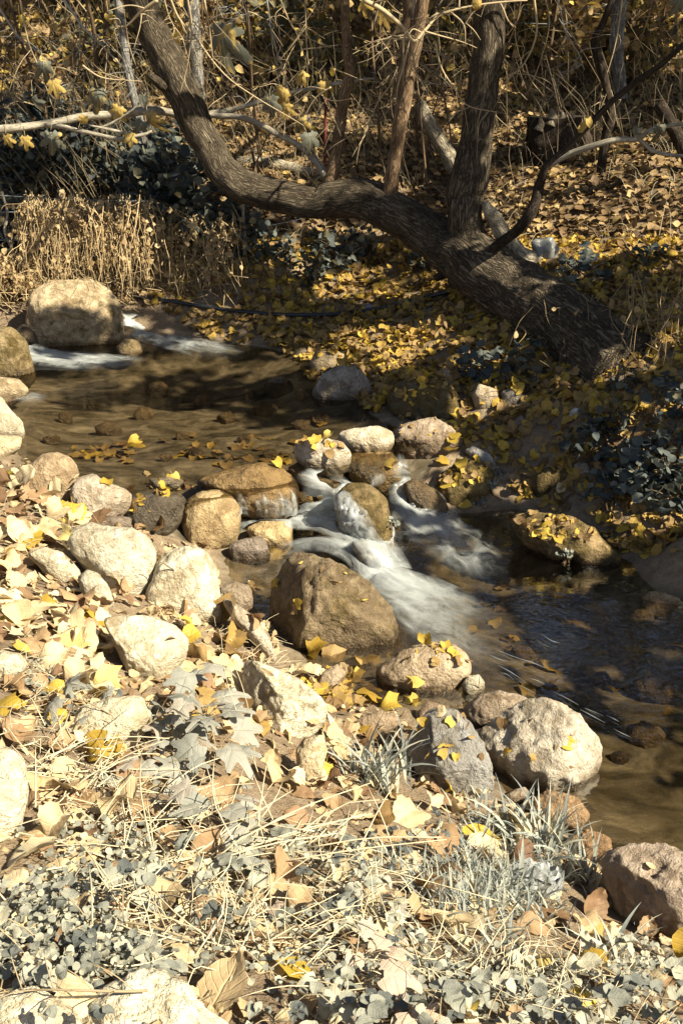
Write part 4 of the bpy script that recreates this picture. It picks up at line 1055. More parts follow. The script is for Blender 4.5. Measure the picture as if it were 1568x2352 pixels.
# more unseen leaves added high up to darken mirrored sky and block skylight
for (x, y, z, r, n) in [(-2.5,11,6.2,2.2,900),(1,11.5,6.4,2.2,900),(4,10.5,6.2,2.2,900),(7,10,6,2.2,800),(-5.5,11,6,2,600),(2.5,13,8.6,2.6,900),(6.5,13,8.4,2.6,800),(-1.5,13,8.6,2.6,900),(3,10.5,8.2,2.2,700),(10,9,7,2.5,700),(2,8,11,3,700),(6,8,10.5,3,700),(-2,9,11,3,600),(4,12,12.5,3.4,800),(9,12,11,3.4,700),(0,13,13,3.4,700),(8,5.5,9,2.6,600),(11,6,6,2.4,600),(4,6.5,14,3,500),(-6,15.5,5.6,2.6,600),(-2,16,5.8,2.6,600),(2,15,5.6,2.4,700),(5.5,14.5,5.4,2.3,700),(9,14,5.6,2.5,700),(12.5,12,6,2.6,600),(0,18,7,3,500),(-4.5,7.5,6.5,2.2,600),(-3.5,5,8,2.4,500),(2,6,9,2.2,500),(-.5,7.5,9,2.4,500),(6,18,7.5,3,500)]:
    q = rng.normal(size=(n, 3)); q /= np.linalg.norm(q, axis=1)[:, None]; q *= (rng.uniform(0, 1, n) ** .4)[:, None] * r * np.array([1, .7, .75]); p = q + [x, y, z]
    u, v, d = proj(p); p = p[~((u > -40) & (u < 1608) & (v > -40))]
    UNSEEN_LEAVES.append((p, .3, np.array([x, y, z])))
# gaps cut in the added leaves so sun reaches chosen places
LIT_P = np.array([(py(a[0], a[1], a[3]) if len(a) > 3 else hit(a[0], a[1])[0]) for a in LIT]); LIT_R = np.array([a[2] for a in LIT])
LIT_Y = np.array([len(a) > 3 for a in LIT])
def cull(p, firm=False):
    d = p[:, None] - LIT_P[None]; al = (d @ SUN)
    pd = np.sqrt(np.maximum((d ** 2).sum(2) - al ** 2, 0)); pd = pd * (1 + .25 * noise(p * 2.3))[:, None]
    return p[~((pd < LIT_R) & (al > .3) & (LIT_Y | (not firm))).any(1)]
UNSEEN_LEAVES = [(cull(p, k < len(FIRM) and FIRM[k]), s_, c) for k, (p, s_, c) in enumerate(UNSEEN_LEAVES) if len(p)]
for k in range(0, len(UNSEEN_LEAVES), 1):
    p, s, c = UNSEEN_LEAVES[k]
    if len(p) == 0: continue
    mb = MB()
    scatter(mb, OV_S, p, rand_nrm(len(p), .9), rng.uniform(0, 6.28, len(p)), s * rng.uniform(.6, 1.3, len(p)), rng.uniform(0, 1, len(p)))
    mb.build('clump', M['clump'], tree, None).data.transform(__import__('mathutils').Matrix.Translation(-Vector(TL)))  # unseen leaves added for shade, hung on the leaning tree
# ------------------------------------------------------------------ where small things lie, for their labels
def whereabouts(u, v):
    best = sorted(LAND, key=lambda L: (L[0] - u) ** 2 + (L[1] - v) ** 2)[0]
    du, dv = u - best[0], v - best[1]
    if abs(du) > abs(dv) * 1.1: rel = 'right of' if du > 0 else 'left of'
    else: rel = 'in front of' if dv > 0 else 'behind'
    return rel + ' ' + best[2]

USED = {}
def unique(words, u, v, extra=('smaller', 'paler', 'another', 'tilted', 'nearer', 'ragged', 'thin', 'worn')):
    base = words + ' ' + whereabouts(u, v)
    return base

FAR = [(330,685),(480,778),(640,800),(700,870),(850,948),(1000,985),(1130,1065),(1180,1135),(1300,1190),(1430,1250),(1620,1330),(2600,1420),(2600,540),(350,560)]
NEAR = [(-120,1050),(60,1062),(200,1165),(320,1200),(420,1245),(520,1375),(640,1510),(750,1595),(900,1650),(1000,1690),(1150,1835),(1400,2000),(1620,2220),(2100,2300),(2100,2900),(-700,2900),(-700,1100)]

def sample(n, xr, yr, test=None, R=rng):
    x = R.uniform(*xr, n); y = R.uniform(*yr, n); z = h(x, y); P = np.stack([x, y, z], 1)
    u, v, d = proj(P); ok = (d > .2) & (z > water_level(x, y) - .005)
    if test is not None: ok &= test(u, v, x, y)
    return P[ok], u[ok], v[ok]

def slope(P):
    e = .03
    gx_ = (h(P[:, 0] + e, P[:, 1]) - h(P[:, 0] - e, P[:, 1])) / (2 * e); gy_ = (h(P[:, 0], P[:, 1] + e) - h(P[:, 0], P[:, 1] - e)) / (2 * e)
    return np.stack([-gx_ * .7, -gy_ * .7, np.ones(len(P))], 1)

def settle(P, keep_on_stone=.25, R=rng):
    """rest points on stones where a stone lies above the ground"""
    N = slope(P); ok = np.ones(len(P), bool)
    for k in range(len(P)):
        r = drop(P[k, 0], P[k, 1])
        if r[0] is not None and r[0][2] > P[k, 2] - .02:
            n = np.array(r[1])
            if n[2] < .45 or R.random() > keep_on_stone: ok[k] = False
            else: P[k] = np.array(r[0]); N[k] = n
    return P[ok], N[ok], ok

def litter(name, P, tm, smin, smax, tilt, rnd, mat, lift=.02, stone=.25):
    P, N, ok = settle(P, stone); n = len(P)
    rnd = rnd[ok] if isinstance(rnd, np.ndarray) else rnd(n)
    P = P + np.array([0, 0, 1]) * (np.abs(rng.normal(0, lift, n)) + .006)[:, None]
    mb = MB(); scatter(mb, tm, P, rand_nrm(n, tilt, base=N), rng.uniform(0, 6.28, n), rng.uniform(smin, smax, n), rnd)
    o = mb.build(name, M[mat]); tag(o, kind='stuff'); return o

# far bank
P, u, v = sample(38000, (-2.4, 6.5), (4.6, 9.4), lambda u, v, x, y: inpoly(u, v, FAR) & (u < 2500) & (noise(np.stack([x, y, 0 * x], 1) * 2.6) + rng.uniform(-.5, .5, len(x)) > -.32))
hue = np.clip(rng.beta(1.1, 1.15, len(P)) * .75 + .22 * (noise(P * 1.6) * .6 + .5), 0, 1)
o = litter('leaf_litter', P, OV + DRYT, .035, .10, .45, hue, 'litter', .018, .3)
tag(o, 'yellow and brown fallen leaves carpeting the far bank', 'leaf litter')
# the slope behind the tree
P, u, v = sample(46000, (-3.5, 8), (6.6, 13), lambda u, v, x, y: (v < 700) & ~inpoly(u, v, FAR) & (u > -150) & (u < 2300))
hue = np.clip(rng.beta(1.3, 1.3, len(P)) * .85 + .2 * noise(P * 1.2), 0, .98)
o = litter('leaf_litter', P, OV_S, .05, .105, .5, hue, 'far_litter', .02, .3)
tag(o, 'brown and tan fallen leaves covering the slope behind the leaning tree', 'leaf litter')
P, u, v = sample(30000, (-9, 10), (12.5, 24), lambda u, v, x, y: (u > -150) & (u < 1720) & (v > -60))
o = litter('leaf_litter', P, OV_S, .07, .15, .7, np.clip(rng.beta(1.2, 1.3, len(P)), 0, .96), 'far_litter', .05, 0)
tag(o, 'small dull leaves on the hillside at the top of the picture', 'leaf litter')
# near bank: crumbs and small leaves between the big ones
P, u, v = sample(11000, (-3.4, 2.6), (.6, 5.6), lambda u, v, x, y: inpoly(u, v, NEAR) & (rng.uniform(0, 1, len(u)) < np.where(v < 1750, .95, .55)))
o = litter('leaf_litter', P, DRYT + WIL + WIL, .02, .075, .5, lambda n: np.clip(rng.beta(1.4, 1.3, n), 0, 1), 'dry', .012, .10)
tag(o, 'dry tan leaf scraps strewn over the sunny near bank', 'leaf litter')
# drifts of leaves round the foot of each stone of the near bank
Q = []
for pl, z in ROCKPX:
    if z < .03 or pl[:, 1].mean() < 1100: continue
    m = pl[:, 1].mean()
    for k in range(len(pl)):
        a, b = pl[k], pl[(k + 1) % len(pl)]
        if (a[1] + b[1]) / 2 < m - 5: continue
        for _ in range(int(np.hypot(*(b - a)) / 6)):
            c = a + (b - a) * rng.random() + rng.normal(0, 7, 2) + [0, 6]
            if c[1] < 2350 and -160 < c[0] < 1720: Q.append(at(*c))
Q = np.array(Q)
o = litter('leaf_litter', Q, DRYT + WIL, .025, .075, .5, lambda n: np.clip(rng.beta(1.2, 1.5, n), 0, 1), 'dry', .012, .0)
tag(o, 'dry leaf scraps drifted against the stones of the near bank', 'leaf litter')
# leaves on the bed of the pools
bedP = []
for (u0, v0, su, sv, n) in [(560,1045,190,30,32),(260,1045,90,20,34),(760,1600,70,30,60),(820,1560,90,22,40),(640,1010,200,50,12),(1300,1500,260,160,70),(1450,1250,90,20,50)]:
    for _ in range(n):
        p = at(u0 + rng.normal(0, su * .55), v0 + rng.normal(0, sv * .55)); bedP.append(p)
bedP = np.array(bedP); mb = MB()
scatter(mb, OV, bedP + [0, 0, .012], rand_nrm(len(bedP), .2), rng.uniform(0, 6.28, len(bedP)), rng.uniform(.05, .09, len(bedP)), rng.uniform(.1, .8, len(bedP)))
tag(mb.build('sunken_leaves', M['litter']), 'sunken leaves lying on the stream bed', 'leaf litter', kind='stuff')

# ------------------------------------------------------------------ single leaves
def one_leaf(u, v, px, kind, hue, yaw=None, tilt=.25, label=None, name='fallen_leaf', lift=.012, tm=None):
    p, n = hit(u, v)
    if n[2] < .2: n = n + np.array([0, 0, .6])
    d = (p - CAM) @ FW; sz = px * d * TH / 784
    yaw = rng.uniform(0, 6.28) if yaw is None else yaw
    n = n / np.linalg.norm(n); n = n * [.6, .6, 1] + np.array([rng.normal(0, tilt), rng.normal(0, tilt) - .1, 0])
    T = tm or {'dry': DRYT, 'yellow': OV, 'litter': DRYT, 'round': ROUND}[kind]
    mt = {'dry': 'dry', 'yellow': 'yellow', 'litter': 'litter', 'round': 'yellow'}[kind]
    mb = MB(); Vt, Ft, Wt = T[rng.integers(0, len(T))]
    Mx = frames(n[None], np.array([yaw]))[0]
    Q = (Vt - [0, .5, 0]) * sz @ Mx.T
    up_ = -Q[:, 2].min() * .55
    mb.add(Q, Ft, hue, Wt)
    b = (np.array([0, -.5, 0])) * sz @ Mx.T; b2 = (np.array([.05, -.8, .06])) * sz @ Mx.T
    tube(mb, [b, (b + b2) / 2, b2], [.012 * sz, .01 * sz, .008 * sz], 4, 5, rnd=hue)
    o = mb.build(name, M[mt]); o.location = p + np.array([0, 0, lift + up_])
    return o

# small leaves lying on the tops of stones
mb = MB(); Lp, Ln = [], []
for mk, n_, tp in [('the low mossy rock', 60, 1), ('the mossy ochre boulder', 40, 1), ('the pinkish boulder', 14, 1), ('the cracked pale stone', 14, 1), ('the blue grey boulder', 12, 0), ('the whitish rimmed boulder', 10, 0), ('the largest brown boulder', 12, 0), ('the tan leaf edged boulder', 16, 1), ('the dark dripping stone', 16, 1), ('the dark mossy boulder', 14, 1), ('the far shore stones', 6, 1)]:
    L = [a for a in LAND if a[2] == mk][0]; pl = [p for p, z in ROCKPX if abs((p[:, 0].max() + p[:, 0].min()) / 2 - L[0]) < 1 and abs((p[:, 1].max() + p[:, 1].min()) / 2 - L[1]) < 1][0]
    a, b = pl.min(0), pl.max(0); k = 0
    for _ in range(n_ * 6):
        u, v = rng.uniform(a[0], b[0]), rng.uniform(a[1], a[1] + (b[1] - a[1]) * (.5 if tp else .75))
        if not inpoly(np.array([u]), np.array([v]), pl)[0]: continue
        p, n = hit(u, v)
        if n[2] < .25: continue
        Lp.append(p + n * .008); Ln.append(n); k += 1
        if k >= n_: break
Lp, Ln = np.array(Lp), np.array(Ln); scatter(mb, WIL + OV[:3], Lp, rand_nrm(len(Lp), .25, base=Ln), rng.uniform(0, 6.28, len(Lp)), rng.uniform(.025, .06, len(Lp)), rng.uniform(.1, 1, len(Lp)))
tag(mb.build('leaf_litter', M['litter']), 'small slim leaves scattered over the tops of the stream stones', 'leaf litter', kind='stuff')

colour = lambda k, hue: {'dry': ['brown', 'tan', 'pale tan', 'cream'], 'yellow': ['golden', 'yellow', 'yellow', 'pale yellow'], 'round': ['golden', 'yellow', 'yellow', 'pale yellow'], 'litter': ['dark brown', 'brown', 'ochre', 'yellow']}[k][min(3, int(hue * 4))]
big = [(672,2238,95,'round',.45,'round bright yellow leaf near the bottom edge'), (520,2292,165,'dry',.55,'large folded tan leaf beside the white ridge at the bottom'), (52,1992,150,'dry',.95,'large cream yellow leaf at the left edge above the small round leaves'),
 (112,1942,100,'dry',.7,'tan leaf just behind the large cream yellow one'), (155,1495,100,'yellow',.95,'pale yellow leaf left of the white triangular boulder'), (133,1657,62,'round',.4,'upright yellow leaf with a dark notch by the half hidden white stone'),
 (203,1745,78,'yellow',.2,'folded deep yellow leaf left of the lobed grey leaves'), (265,1738,66,'yellow',.15,'flat yellow leaf under the lobed grey leaves'), (268,1872,115,'dry',.75,'pointed tan leaf in front of the lobed grey leaves'),
 (152,1832,115,'dry',.5,'shadow flecked tan leaf on the straw'), (445,2120,120,'dry',.55,'long curled tan leaf among grey sprigs'), (640,2092,105,'dry',.35,'boat shaped brown leaf among grey sprigs'), (1030,2150,140,'dry',.7,'large folded leaf half brown and half bright cream'),
 (1205,1988,66,'yellow',.1,'golden brown leaf above the crumpled wrapper'), (1115,1942,90,'yellow',.4,'yellow leaf lying in the low grass'), (1345,2157,66,'yellow',.8,'pale yellow oval leaf by the dark inlet'), (1085,2072,62,'yellow',.7,'yellow leaf standing in the pale grass'),
 (465,1587,90,'dry',.4,'brown veined leaf left of the white angular boulder'), (525,1562,60,'dry',.6,'pale leaf leaning on the white angular boulder'), (292,1365,70,'dry',.6,'tan leaf wedged between the two white boulders'), (440,1408,66,'dry',.2,'dark brown leaf below the white hollowed boulder'),
 (185,2330,115,'dry',.85,'pale orange leaf lying on the bottom corner rock'), (890,1630,66,'yellow',.35,'yellow leaf in the wet hollow below the tan boulder'), (965,1568,58,'yellow',.6,'yellow leaf on the lower edge of the tan boulder'), (1076,1605,48,'yellow',.7,'yellow leaf beside the small round cream stone'),
 (712,1513,76,'yellow',.1,'wet golden leaf under the largest boulder'), (768,1518,66,'litter',.4,'brown leaf under the largest boulder'), (838,1523,70,'litter',.5,'tan curled leaf under the largest boulder'), (30,1396,80,'dry',.95,'yellow cream leaf at the left edge'), (112,1405,95,'dry',.8,'cream cupped leaf left of the white triangular boulder'),
 (35,1262,66,'dry',.8,'tan crinkled leaf behind the pale bank stone'), (245,1478,60,'dry',.6,'tan leaf touching the left side of the white triangular boulder'), (1345,1136,40,'yellow',.4,'yellow leaf on the dark far shore'), (1440,1240,42,'yellow',.45,'yellow leaf floating at the far shore'),
 (1242,1226,46,'yellow',.5,'yellow leaf on the front of the low mossy rock'), (1278,1240,40,'yellow',.45,'second yellow leaf on the low mossy rock'), (1070,1166,34,'yellow',.4,'yellow leaf at the waterline of the mossy ochre boulder'), (974,1490,44,'yellow',.35,'yellow leaf on top of the tan boulder'),
 (370,1126,44,'yellow',.2,'deep yellow leaf on the dark dripping stone'), (402,1118,40,'yellow',.6,'pale yellow leaf on the dark dripping stone'), (385,1132,36,'yellow',.4,'small yellow leaf on the dark dripping stone'), (303,1017,40,'yellow',.3,'lone yellow leaf floating in the upper pool'),
 (362,1212,52,'litter',.1,'reddish brown leaf between the dark dripping stone and the white boulders'), (745,1015,34,'yellow',.7,'yellow leaf on the cracked pale stone'), (720,1018,26,'yellow',.4,'golden leaf on the left side of the cracked pale stone'), (1035,1015,42,'yellow',.4,'yellow leaf on the right side of the pinkish boulder'),
 (1030,1045,46,'yellow',.6,'yellow leaf between the pinkish and the mossy boulder'), (1060,1075,40,'yellow',.4,'yellow leaf on top of the mossy ochre boulder'), (1020,1068,36,'yellow',.2,'golden leaf on the left of the mossy ochre boulder'), (1150,1045,40,'yellow',.6,'yellow leaf behind the mossy ochre boulder'),
 (1025,1122,30,'yellow',.5,'small yellow leaf stuck to the face of the mossy boulder'), (640,1077,32,'yellow',.5,'yellow leaf on top of the wide wet slab'), (633,1285,38,'yellow',.3,'yellow leaf by the dark angular block'), (1555,2225,90,'yellow',.2,'yellow leaf at the right edge near the bottom'),
 (160,1195,34,'yellow',.5,'round yellow leaf left of the pale tapering boulder'), (60,1110,60,'dry',.9,'cream leaf at the foot of the brown shore boulder'), (118,1160,70,'dry',.85,'large pale leaf left of the pale tapering boulder'), (250,1110,40,'yellow',.3,'yellow leaf on top of the pale tapering boulder'),
 (1490,2000,30,'dry',.8,'tan leaf on the right edge boulder'), (888,1072,34,'yellow',.6,'yellow leaf on the wet block below the oval stone'), (1220,1060,32,'yellow',.5,'yellow leaf in the dark leaves behind the low mossy rock'), (895,1505,36,'yellow',.4,'small yellow leaf between the largest boulder and the tan boulder'),
 (950,1620,40,'yellow',.6,'yellow leaf behind the blue grey boulder'), (860,1605,80,'yellow',.05,'sunken golden leaf in the wet hollow'), (1000,1590,40,'yellow',.7,'pale yellow leaf between the tan boulder and the blue grey one')]
for (u, v, px, kd, hu, lb) in big:
    o = one_leaf(u, v, px * (.82 if v < 1650 and kd == 'yellow' else 1), kd, hu); tag(o, lb, 'leaf', 'single fallen leaves')
    if 'floating' in lb:
        w_ = pz(u, v, WU if v < 1100 else WL); o.location = w_ + np.array([0, 0, .012])
seen = {}
def sown(n, zone, px, kinds, tiltr=.22):
    got = 0; tries = 0
    while got < n and tries < n * 20:
        tries += 1
        u, v = rng.uniform(zone[0], zone[2]), rng.uniform(zone[1], zone[3])
        if not inpoly(np.array([u]), np.array([v]), NEAR)[0]: continue
        if any(vt_z > .03 and inpoly(np.array([u]), np.array([v]), pl * 1.0 + np.array([0, -8]) * (pl[:, 1:] < pl[:, 1].mean()))[0] for pl, vt_z in ROCKPX) and rng.random() > .02: continue
        p, nn = hit(u, v); r = drop(p[0], p[1])
        if r[0] is not None and abs(r[0][2] - p[2]) < .03 and rng.random() > .12: continue
        kd = kinds[rng.integers(0, len(kinds))]; hu = rng.uniform(0, 1)
        s = rng.uniform(*px); o = one_leaf(u, v, s, kd, hu, tilt=tiltr)
        size = 'large' if s > px[0] + .6 * (px[1] - px[0]) else ('small' if s < px[0] + .25 * (px[1] - px[0]) else 'medium')
        lb = f"{size} {colour(kd, hu)} dry leaf " + whereabouts(u, v)
        tag(o, lb, 'leaf', 'single fallen leaves'); got += 1

sown(66, (-20, 1120, 330, 1480), (34, 74), ['dry', 'dry', 'dry', 'dry', 'dry', 'dry', 'yellow'])
sown(52, (-20, 1380, 260, 1640), (40, 90), ['dry', 'dry', 'dry', 'dry', 'dry', 'dry', 'dry', 'yellow'])
sown(40, (380, 1380, 760, 1700), (40, 85), ['dry', 'dry', 'litter'])
sown(30, (700, 1560, 1120, 1850), (40, 70), ['dry', 'yellow', 'dry', 'litter', 'dry'])
sown(44, (0, 1700, 700, 2300), (60, 120), ['dry', 'dry', 'dry'])
sown(35, (700, 1850, 1450, 2330), (55, 110), ['dry', 'dry', 'dry', 'yellow', 'litter'])

# ------------------------------------------------------------------ near-bank plants
def sprig(seed, n=7, L=.34, leaf=.034, mat='grey_leaf', tm=None, trif=True, hue=(.1, .9), rise=.10, cat=None):
    """a trailing sprig: an arching stem with leaves in threes"""
    R = np.random.default_rng(seed); o = empty('bramble_sprig')
    a = R.uniform(0, 6.28); t = np.linspace(0, 1, 9); bend = R.normal(0, .8)
    th = a + bend * t; dx = np.cumsum(np.cos(th)) / 9 * L; dy = np.cumsum(np.sin(th)) / 9 * L
    C = np.stack([dx, dy, rise * np.sin(np.pi * t * .9) + .012], 1)
    ms = MB(); tube(ms, C, np.linspace(.0025, .0012, 9), 5, 24, rnd=.3)
    ml = MB(); pos = []; nr = []; yw = []; sz = []; rn = []
    for k in range(n):
        s = (k + .6) / n * 8; i_ = int(min(7, s)); p = C[i_] + (C[i_ + 1] - C[i_]) * (s - i_)
        side = 1 if k % 2 else -1; ang = th[i_] + side * R.uniform(.7, 1.4)
        ln = R.uniform(.03, .07); e = p + np.array([math.cos(ang) * ln, math.sin(ang) * ln, R.uniform(.015, .05)])
        tube(ms, [p, (p + e) / 2 + [0, 0, .008], e], [.0012, .001, .0008], 4, 6, rnd=.5)
        base = R.uniform(*hue)
        for d in ((0, 1.2, -1.2) if trif else (0,)):
            pos.append(e + np.array([math.cos(ang + d), math.sin(ang + d), 0]) * leaf * .5); yw.append(ang + d); sz.append(leaf * R.uniform(.75, 1.35) * (1.2 if d == 0 else 1))
            nr.append([R.normal(0, .3), R.normal(-.15, .3), 1]); rn.append(np.clip(base + R.normal(0, .12), 0, 1))
    scatter(ml, tm or SPT, np.array(pos), np.array(nr), np.array(yw), np.array(sz), np.array(rn), R)
    ms.build('stem', M['twig'], o); ml.build('foliage', M[mat], o); return o

SPT = [leaf_t('ovate', 4, 9, f, b, .04, 70 + k) for k, (f, b) in enumerate(((.3, .3), (.5, .5), (.15, -.2), (.4, .8)))]
KEEP = [pl for pl, z in ROCKPX if pl[:, 1].mean() > 1150 and pl[:, 1].mean() < 2250 and z > -.05] + [[(790,1660),(960,1660),(960,1860),(790,1860)], [(1140,1830),(1400,1830),(1400,2090),(1140,2090)], [(1040,1970),(1340,1970),(1340,2110),(1040,2110)], [(630,2195),(720,2195),(720,2290),(630,2290)], [(440,2240),(600,2240),(600,2352),(440,2352)], [(0,1930),(110,1930),(110,2060),(0,2060)], [(970,2080),(1090,2080),(1090,2220),(970,2220)]]
def plant(proto, zone_pts, label, cat, group, smin=.8, smax=1.25, first=[None]):
    made = []
    for k, (u, v) in enumerate(zone_pts):
        o = proto[k % len(proto)] if k < len(proto) else copy_tree(proto[k % len(proto)])
        p, n = hit(u, v); o.location = p; o.rotation_euler = (-n[1] * .5, n[0] * .5, rng.uniform(0, 6.28)); s = rng.uniform(smin, smax); o.scale = (s, s, s)
        me = o.children[-1].data if 'foliage' in o.children[-1].name else o.children[0].data
        co = np.empty(len(me.vertices) * 3, np.float32); me.vertices.foreach_get('co', co); co = co.reshape(-1, 3)[::9] * s
        best = None
        for a in rng.uniform(0, 6.28, 14):
            ca, sa = math.cos(a), math.sin(a)
            uu, vv, _ = proj(np.stack([co[:, 0] * ca - co[:, 1] * sa, co[:, 0] * sa + co[:, 1] * ca, co[:, 2]], 1) + p)
            c = sum(inpoly(uu, vv, pl).sum() for pl in KEEP) + .15 * ((vv < v - 120).sum())
            if best is None or c < best[0]: best = (c, a)
        o.rotation_euler[2] = best[1]
        tag(o, (label if isinstance(label, str) else label(u, v)), cat, group); made.append(o)
    return made

def zone(n, *boxes):
    out = []
    while len(out) < n:
        b = boxes[rng.integers(0, len(boxes))]; u, v = rng.uniform(b[0], b[2]), rng.uniform(b[1], b[3])
        if inpoly(np.array([u]), np.array([v]), NEAR)[0] or v > 2300: out.append((u, v))
    return out

dens = lambda n: {3: 'sparse', 0: 'bushy', 1: 'trailing', 2: 'arching'}[n % 4]
cnt = [0]
def lab(kind):
    def f(u, v):
        cnt[0] += 1
        return f"{dens(cnt[0])} {kind} " + whereabouts(u, v)
    return f

pr = [sprig(k, 6 + k % 3, .26 + .03 * (k % 4), (.021, .03, .024, .036)[k % 4], hue=(.4, 1) if k % 2 else (.05, .7), rise=.06) for k in range(10)]
plant(pr, zone(64, (650,1900,1020,2100),(150,2000,900,2330),(850,2160,1500,2400),(900,2170,1500,2400),(560,2080,1050,2400)), lab('grey leaved bramble sprig'), 'bramble', 'bramble sprigs on the near bank')
pr = [sprig(30 + k, 8, .26, .02, hue=(.0, .5), rise=.05) for k in range(4)]
plant(pr, zone(18, (700,1850,1050,2000),(120,1510,260,1620),(850,1880,1030,2050)), lab('dark blue grey sprig'), 'bramble', 'bramble sprigs on the near bank')
pr = [sprig(50 + k, 6, .2, .06, 'pink_leaf', LOB, False, (.05, .65), .10) for k in range(4)]
for o in pr: o.name = 'lobed_plant'
plant(pr, [(300,1660),(360,1690),(420,1720),(330,1745),(470,1760),(400,1800),(280,1700),(520,1790),(350,1640),(440,1850)], lambda u, v: ('pinkish grey lobed plant ' if u > 380 else 'dusty grey lobed plant ') + whereabouts(u, v), 'plant', 'lobed grey plants', .9, 1.3)
pr = [sprig(70 + k, 5, .17, .045, 'pink_leaf', LOB, False, (.6, 1), .10) for k in range(2)]
for o in pr: o.name = 'lobed_plant'
plant(pr, [(760,2090),(800,2160),(850,2080),(820,2230),(700,2170),(900,2330)], lambda u, v: f"lobed rusty pink plant " + whereabouts(u, v), 'plant', 'lobed pink plants', .8, 1.2)

# tiny round leaves covering the ground
mb = MB(); Q = []
for (u0, v0, su, sv, n) in [(140,2110,110,70,900),(60,2200,60,60,350),(250,2210,130,50,650),(230,1950,120,40,250),(90,1560,60,30,100),(800,2000,200,60,300),(300,2030,150,40,300),(1000,2260,300,70,500),(1250,2280,200,60,500),(1450,2240,90,60,350),(120,1640,60,60,90),(620,2150,200,80,350)]:
    for _ in range(n):
        u, v = u0 + rng.normal(0, su * .6), v0 + rng.normal(0, sv * .6)
        if v > 2400: continue
        p = at(u, v); Q.append(p + [0, 0, abs(rng.normal(0, .022)) + .006])
Q = np.array(Q); scatter(mb, ROUND, Q, rand_nrm(len(Q), .65), rng.uniform(0, 6.28, len(Q)), rng.uniform(.007, .019, len(Q)), rng.uniform(.3, .95, len(Q)))
tag(mb.build('ground_cover', M['grey_leaf']), 'tiny round pale leaves creeping over the near bank', 'ground cover', kind='stuff')

# grass
def blades(mb, base, n, L, spread, R, width=.0055, droop=1.0, hue=(0, 1)):
    for _ in range(n):
        a = R.uniform(0, 6.28); l = L * R.uniform(.45, 1.15); lean = R.uniform(.15, 1.0); dr = droop * R.uniform(.3, 1.3)
        t = np.linspace(0, 1, 8); d = np.array([math.cos(a), math.sin(a), 0])
        ang = lean * .5 + dr * t ** 1.5
        st = np.stack([np.sin(ang), np.cos(ang)], 1) * l / 8; cu = np.cumsum(st, 0) - st[0]
        o_ = base + np.array([R.normal(0, spread), R.normal(0, spread), 0])
        P = o_ + d * cu[:, :1] + np.array([0, 0, 1]) * cu[:, 1:]
        sd = np.array([-d[1], d[0], 0]) + np.array([0, 0, R.normal(0, .5)]); sd /= np.linalg.norm(sd)
        w_ = width * R.uniform(.6, 1.3) * np.minimum(1, 1.6 * (1 - t) + .05) * np.minimum(1, .5 + 2 * t)
        V = np.stack([P - sd * w_[:, None], P + np.array([0, 0, -.0012]), P + sd * w_[:, None]], 1).reshape(-1, 3)
        i = np.arange(7)[:, None] * 3; j = np.arange(2)[None]
        F = np.stack([i + j, i + j + 1, i + 4 + j, i + 3 + j], 2).reshape(-1, 4)
        mb.add(V, F, R.uniform(*hue), np.stack([np.tile([-1, 0, 1.], 8), np.repeat(t, 3), np.zeros(24)], 1))

for (u, v, n, L, sp, lb) in [(862,1800,90,.27,.045,'pale grass tuft with long blades left of the blue grey boulder'), (1232,1965,90,.27,.05,'tall blue grey grass tuft at the water below the whitish rimmed boulder'), (1330,2030,34,.24,.03,'small grass tuft leaning over the dark inlet'),
                       (1195,2060,50,.16,.05,'dense short grass tuft beside the crumpled wrapper'), (1395,2215,16,.2,.02,'sparse grass tuft with curled tips near the bottom right'), (1110,1905,40,.13,.05,'low grass tuft below the blue grey boulder')]:
    mb = MB(); p = at(u, v); R = np.random.default_rng(u); blades(mb, np.zeros(3), n, L, sp, R)
    o = mb.build('grass_tuft', M['grass']); o.location = p; tag(o, lb, 'grass tuft')
mb = MB(); R = np.random.default_rng(77)
for _ in range(330):
    u, v = 1120 + R.normal(0, 90), 2035 + R.normal(0, 60)
    if inpoly(np.array([u]), np.array([v]), NEAR)[0]: blades(mb, at(u, v), 3, .11, .012, R, .0035)
tag(mb.build('grass', M['grass']), 'low pale grass on the near bank around the wrapper', 'grass', kind='stuff')

# straw
mb = MB(); R = np.random.default_rng(78)
def straw(u0, v0, su, sv, n, L=.16, r=.0011, up_=.03, along=None):
    for _ in range(n):
        u, v = u0 + R.normal(0, su * .6), v0 + R.normal(0, sv * .6)
        if not inpoly(np.array([u]), np.array([v]), NEAR)[0]: continue
        p = at(u, v) + [0, 0, abs(R.normal(0, up_)) + .005]; a = R.uniform(0, 6.28) if along is None else along + R.normal(0, .4); l = L * R.uniform(.35, 1.3)
        d = np.array([math.cos(a), math.sin(a), 0]); e = p + d * l; e[2] = max(hz(e[0], e[1]) + .004, p[2] + R.normal(0, .03)); m = (p + e) / 2 + np.array([-d[1], d[0], 0]) * R.normal(0, .02) + [0, 0, R.uniform(0, .025)]
        tube(mb, [p, m, e], [r * 1.1, r, r * .6], 3, 6, rnd=R.uniform(0, 1))
straw(200,1790,150,90,100,.16,.0017); straw(330,1930,160,70,50,.16,.0017); straw(560,1960,180,60,60,.22,.0015); straw(330,2120,220,90,75,.14,.0016); straw(560,2160,160,60,65,.15,.0014)
straw(870,2130,120,80,80,.12); straw(1000,2250,300,80,90,.12); straw(1250,2300,200,60,100,.12); straw(600,1500,60,60,80,.12); straw(100,1600,120,120,100,.1); straw(480,1440,120,60,80,.1); straw(120,1210,120,40,90,.1); straw(600,2000,300,40,50,.35,.002,.04)
tag(mb.build('straw', M['straw']), 'pale dry straw matted over the near bank', 'straw', kind='stuff')

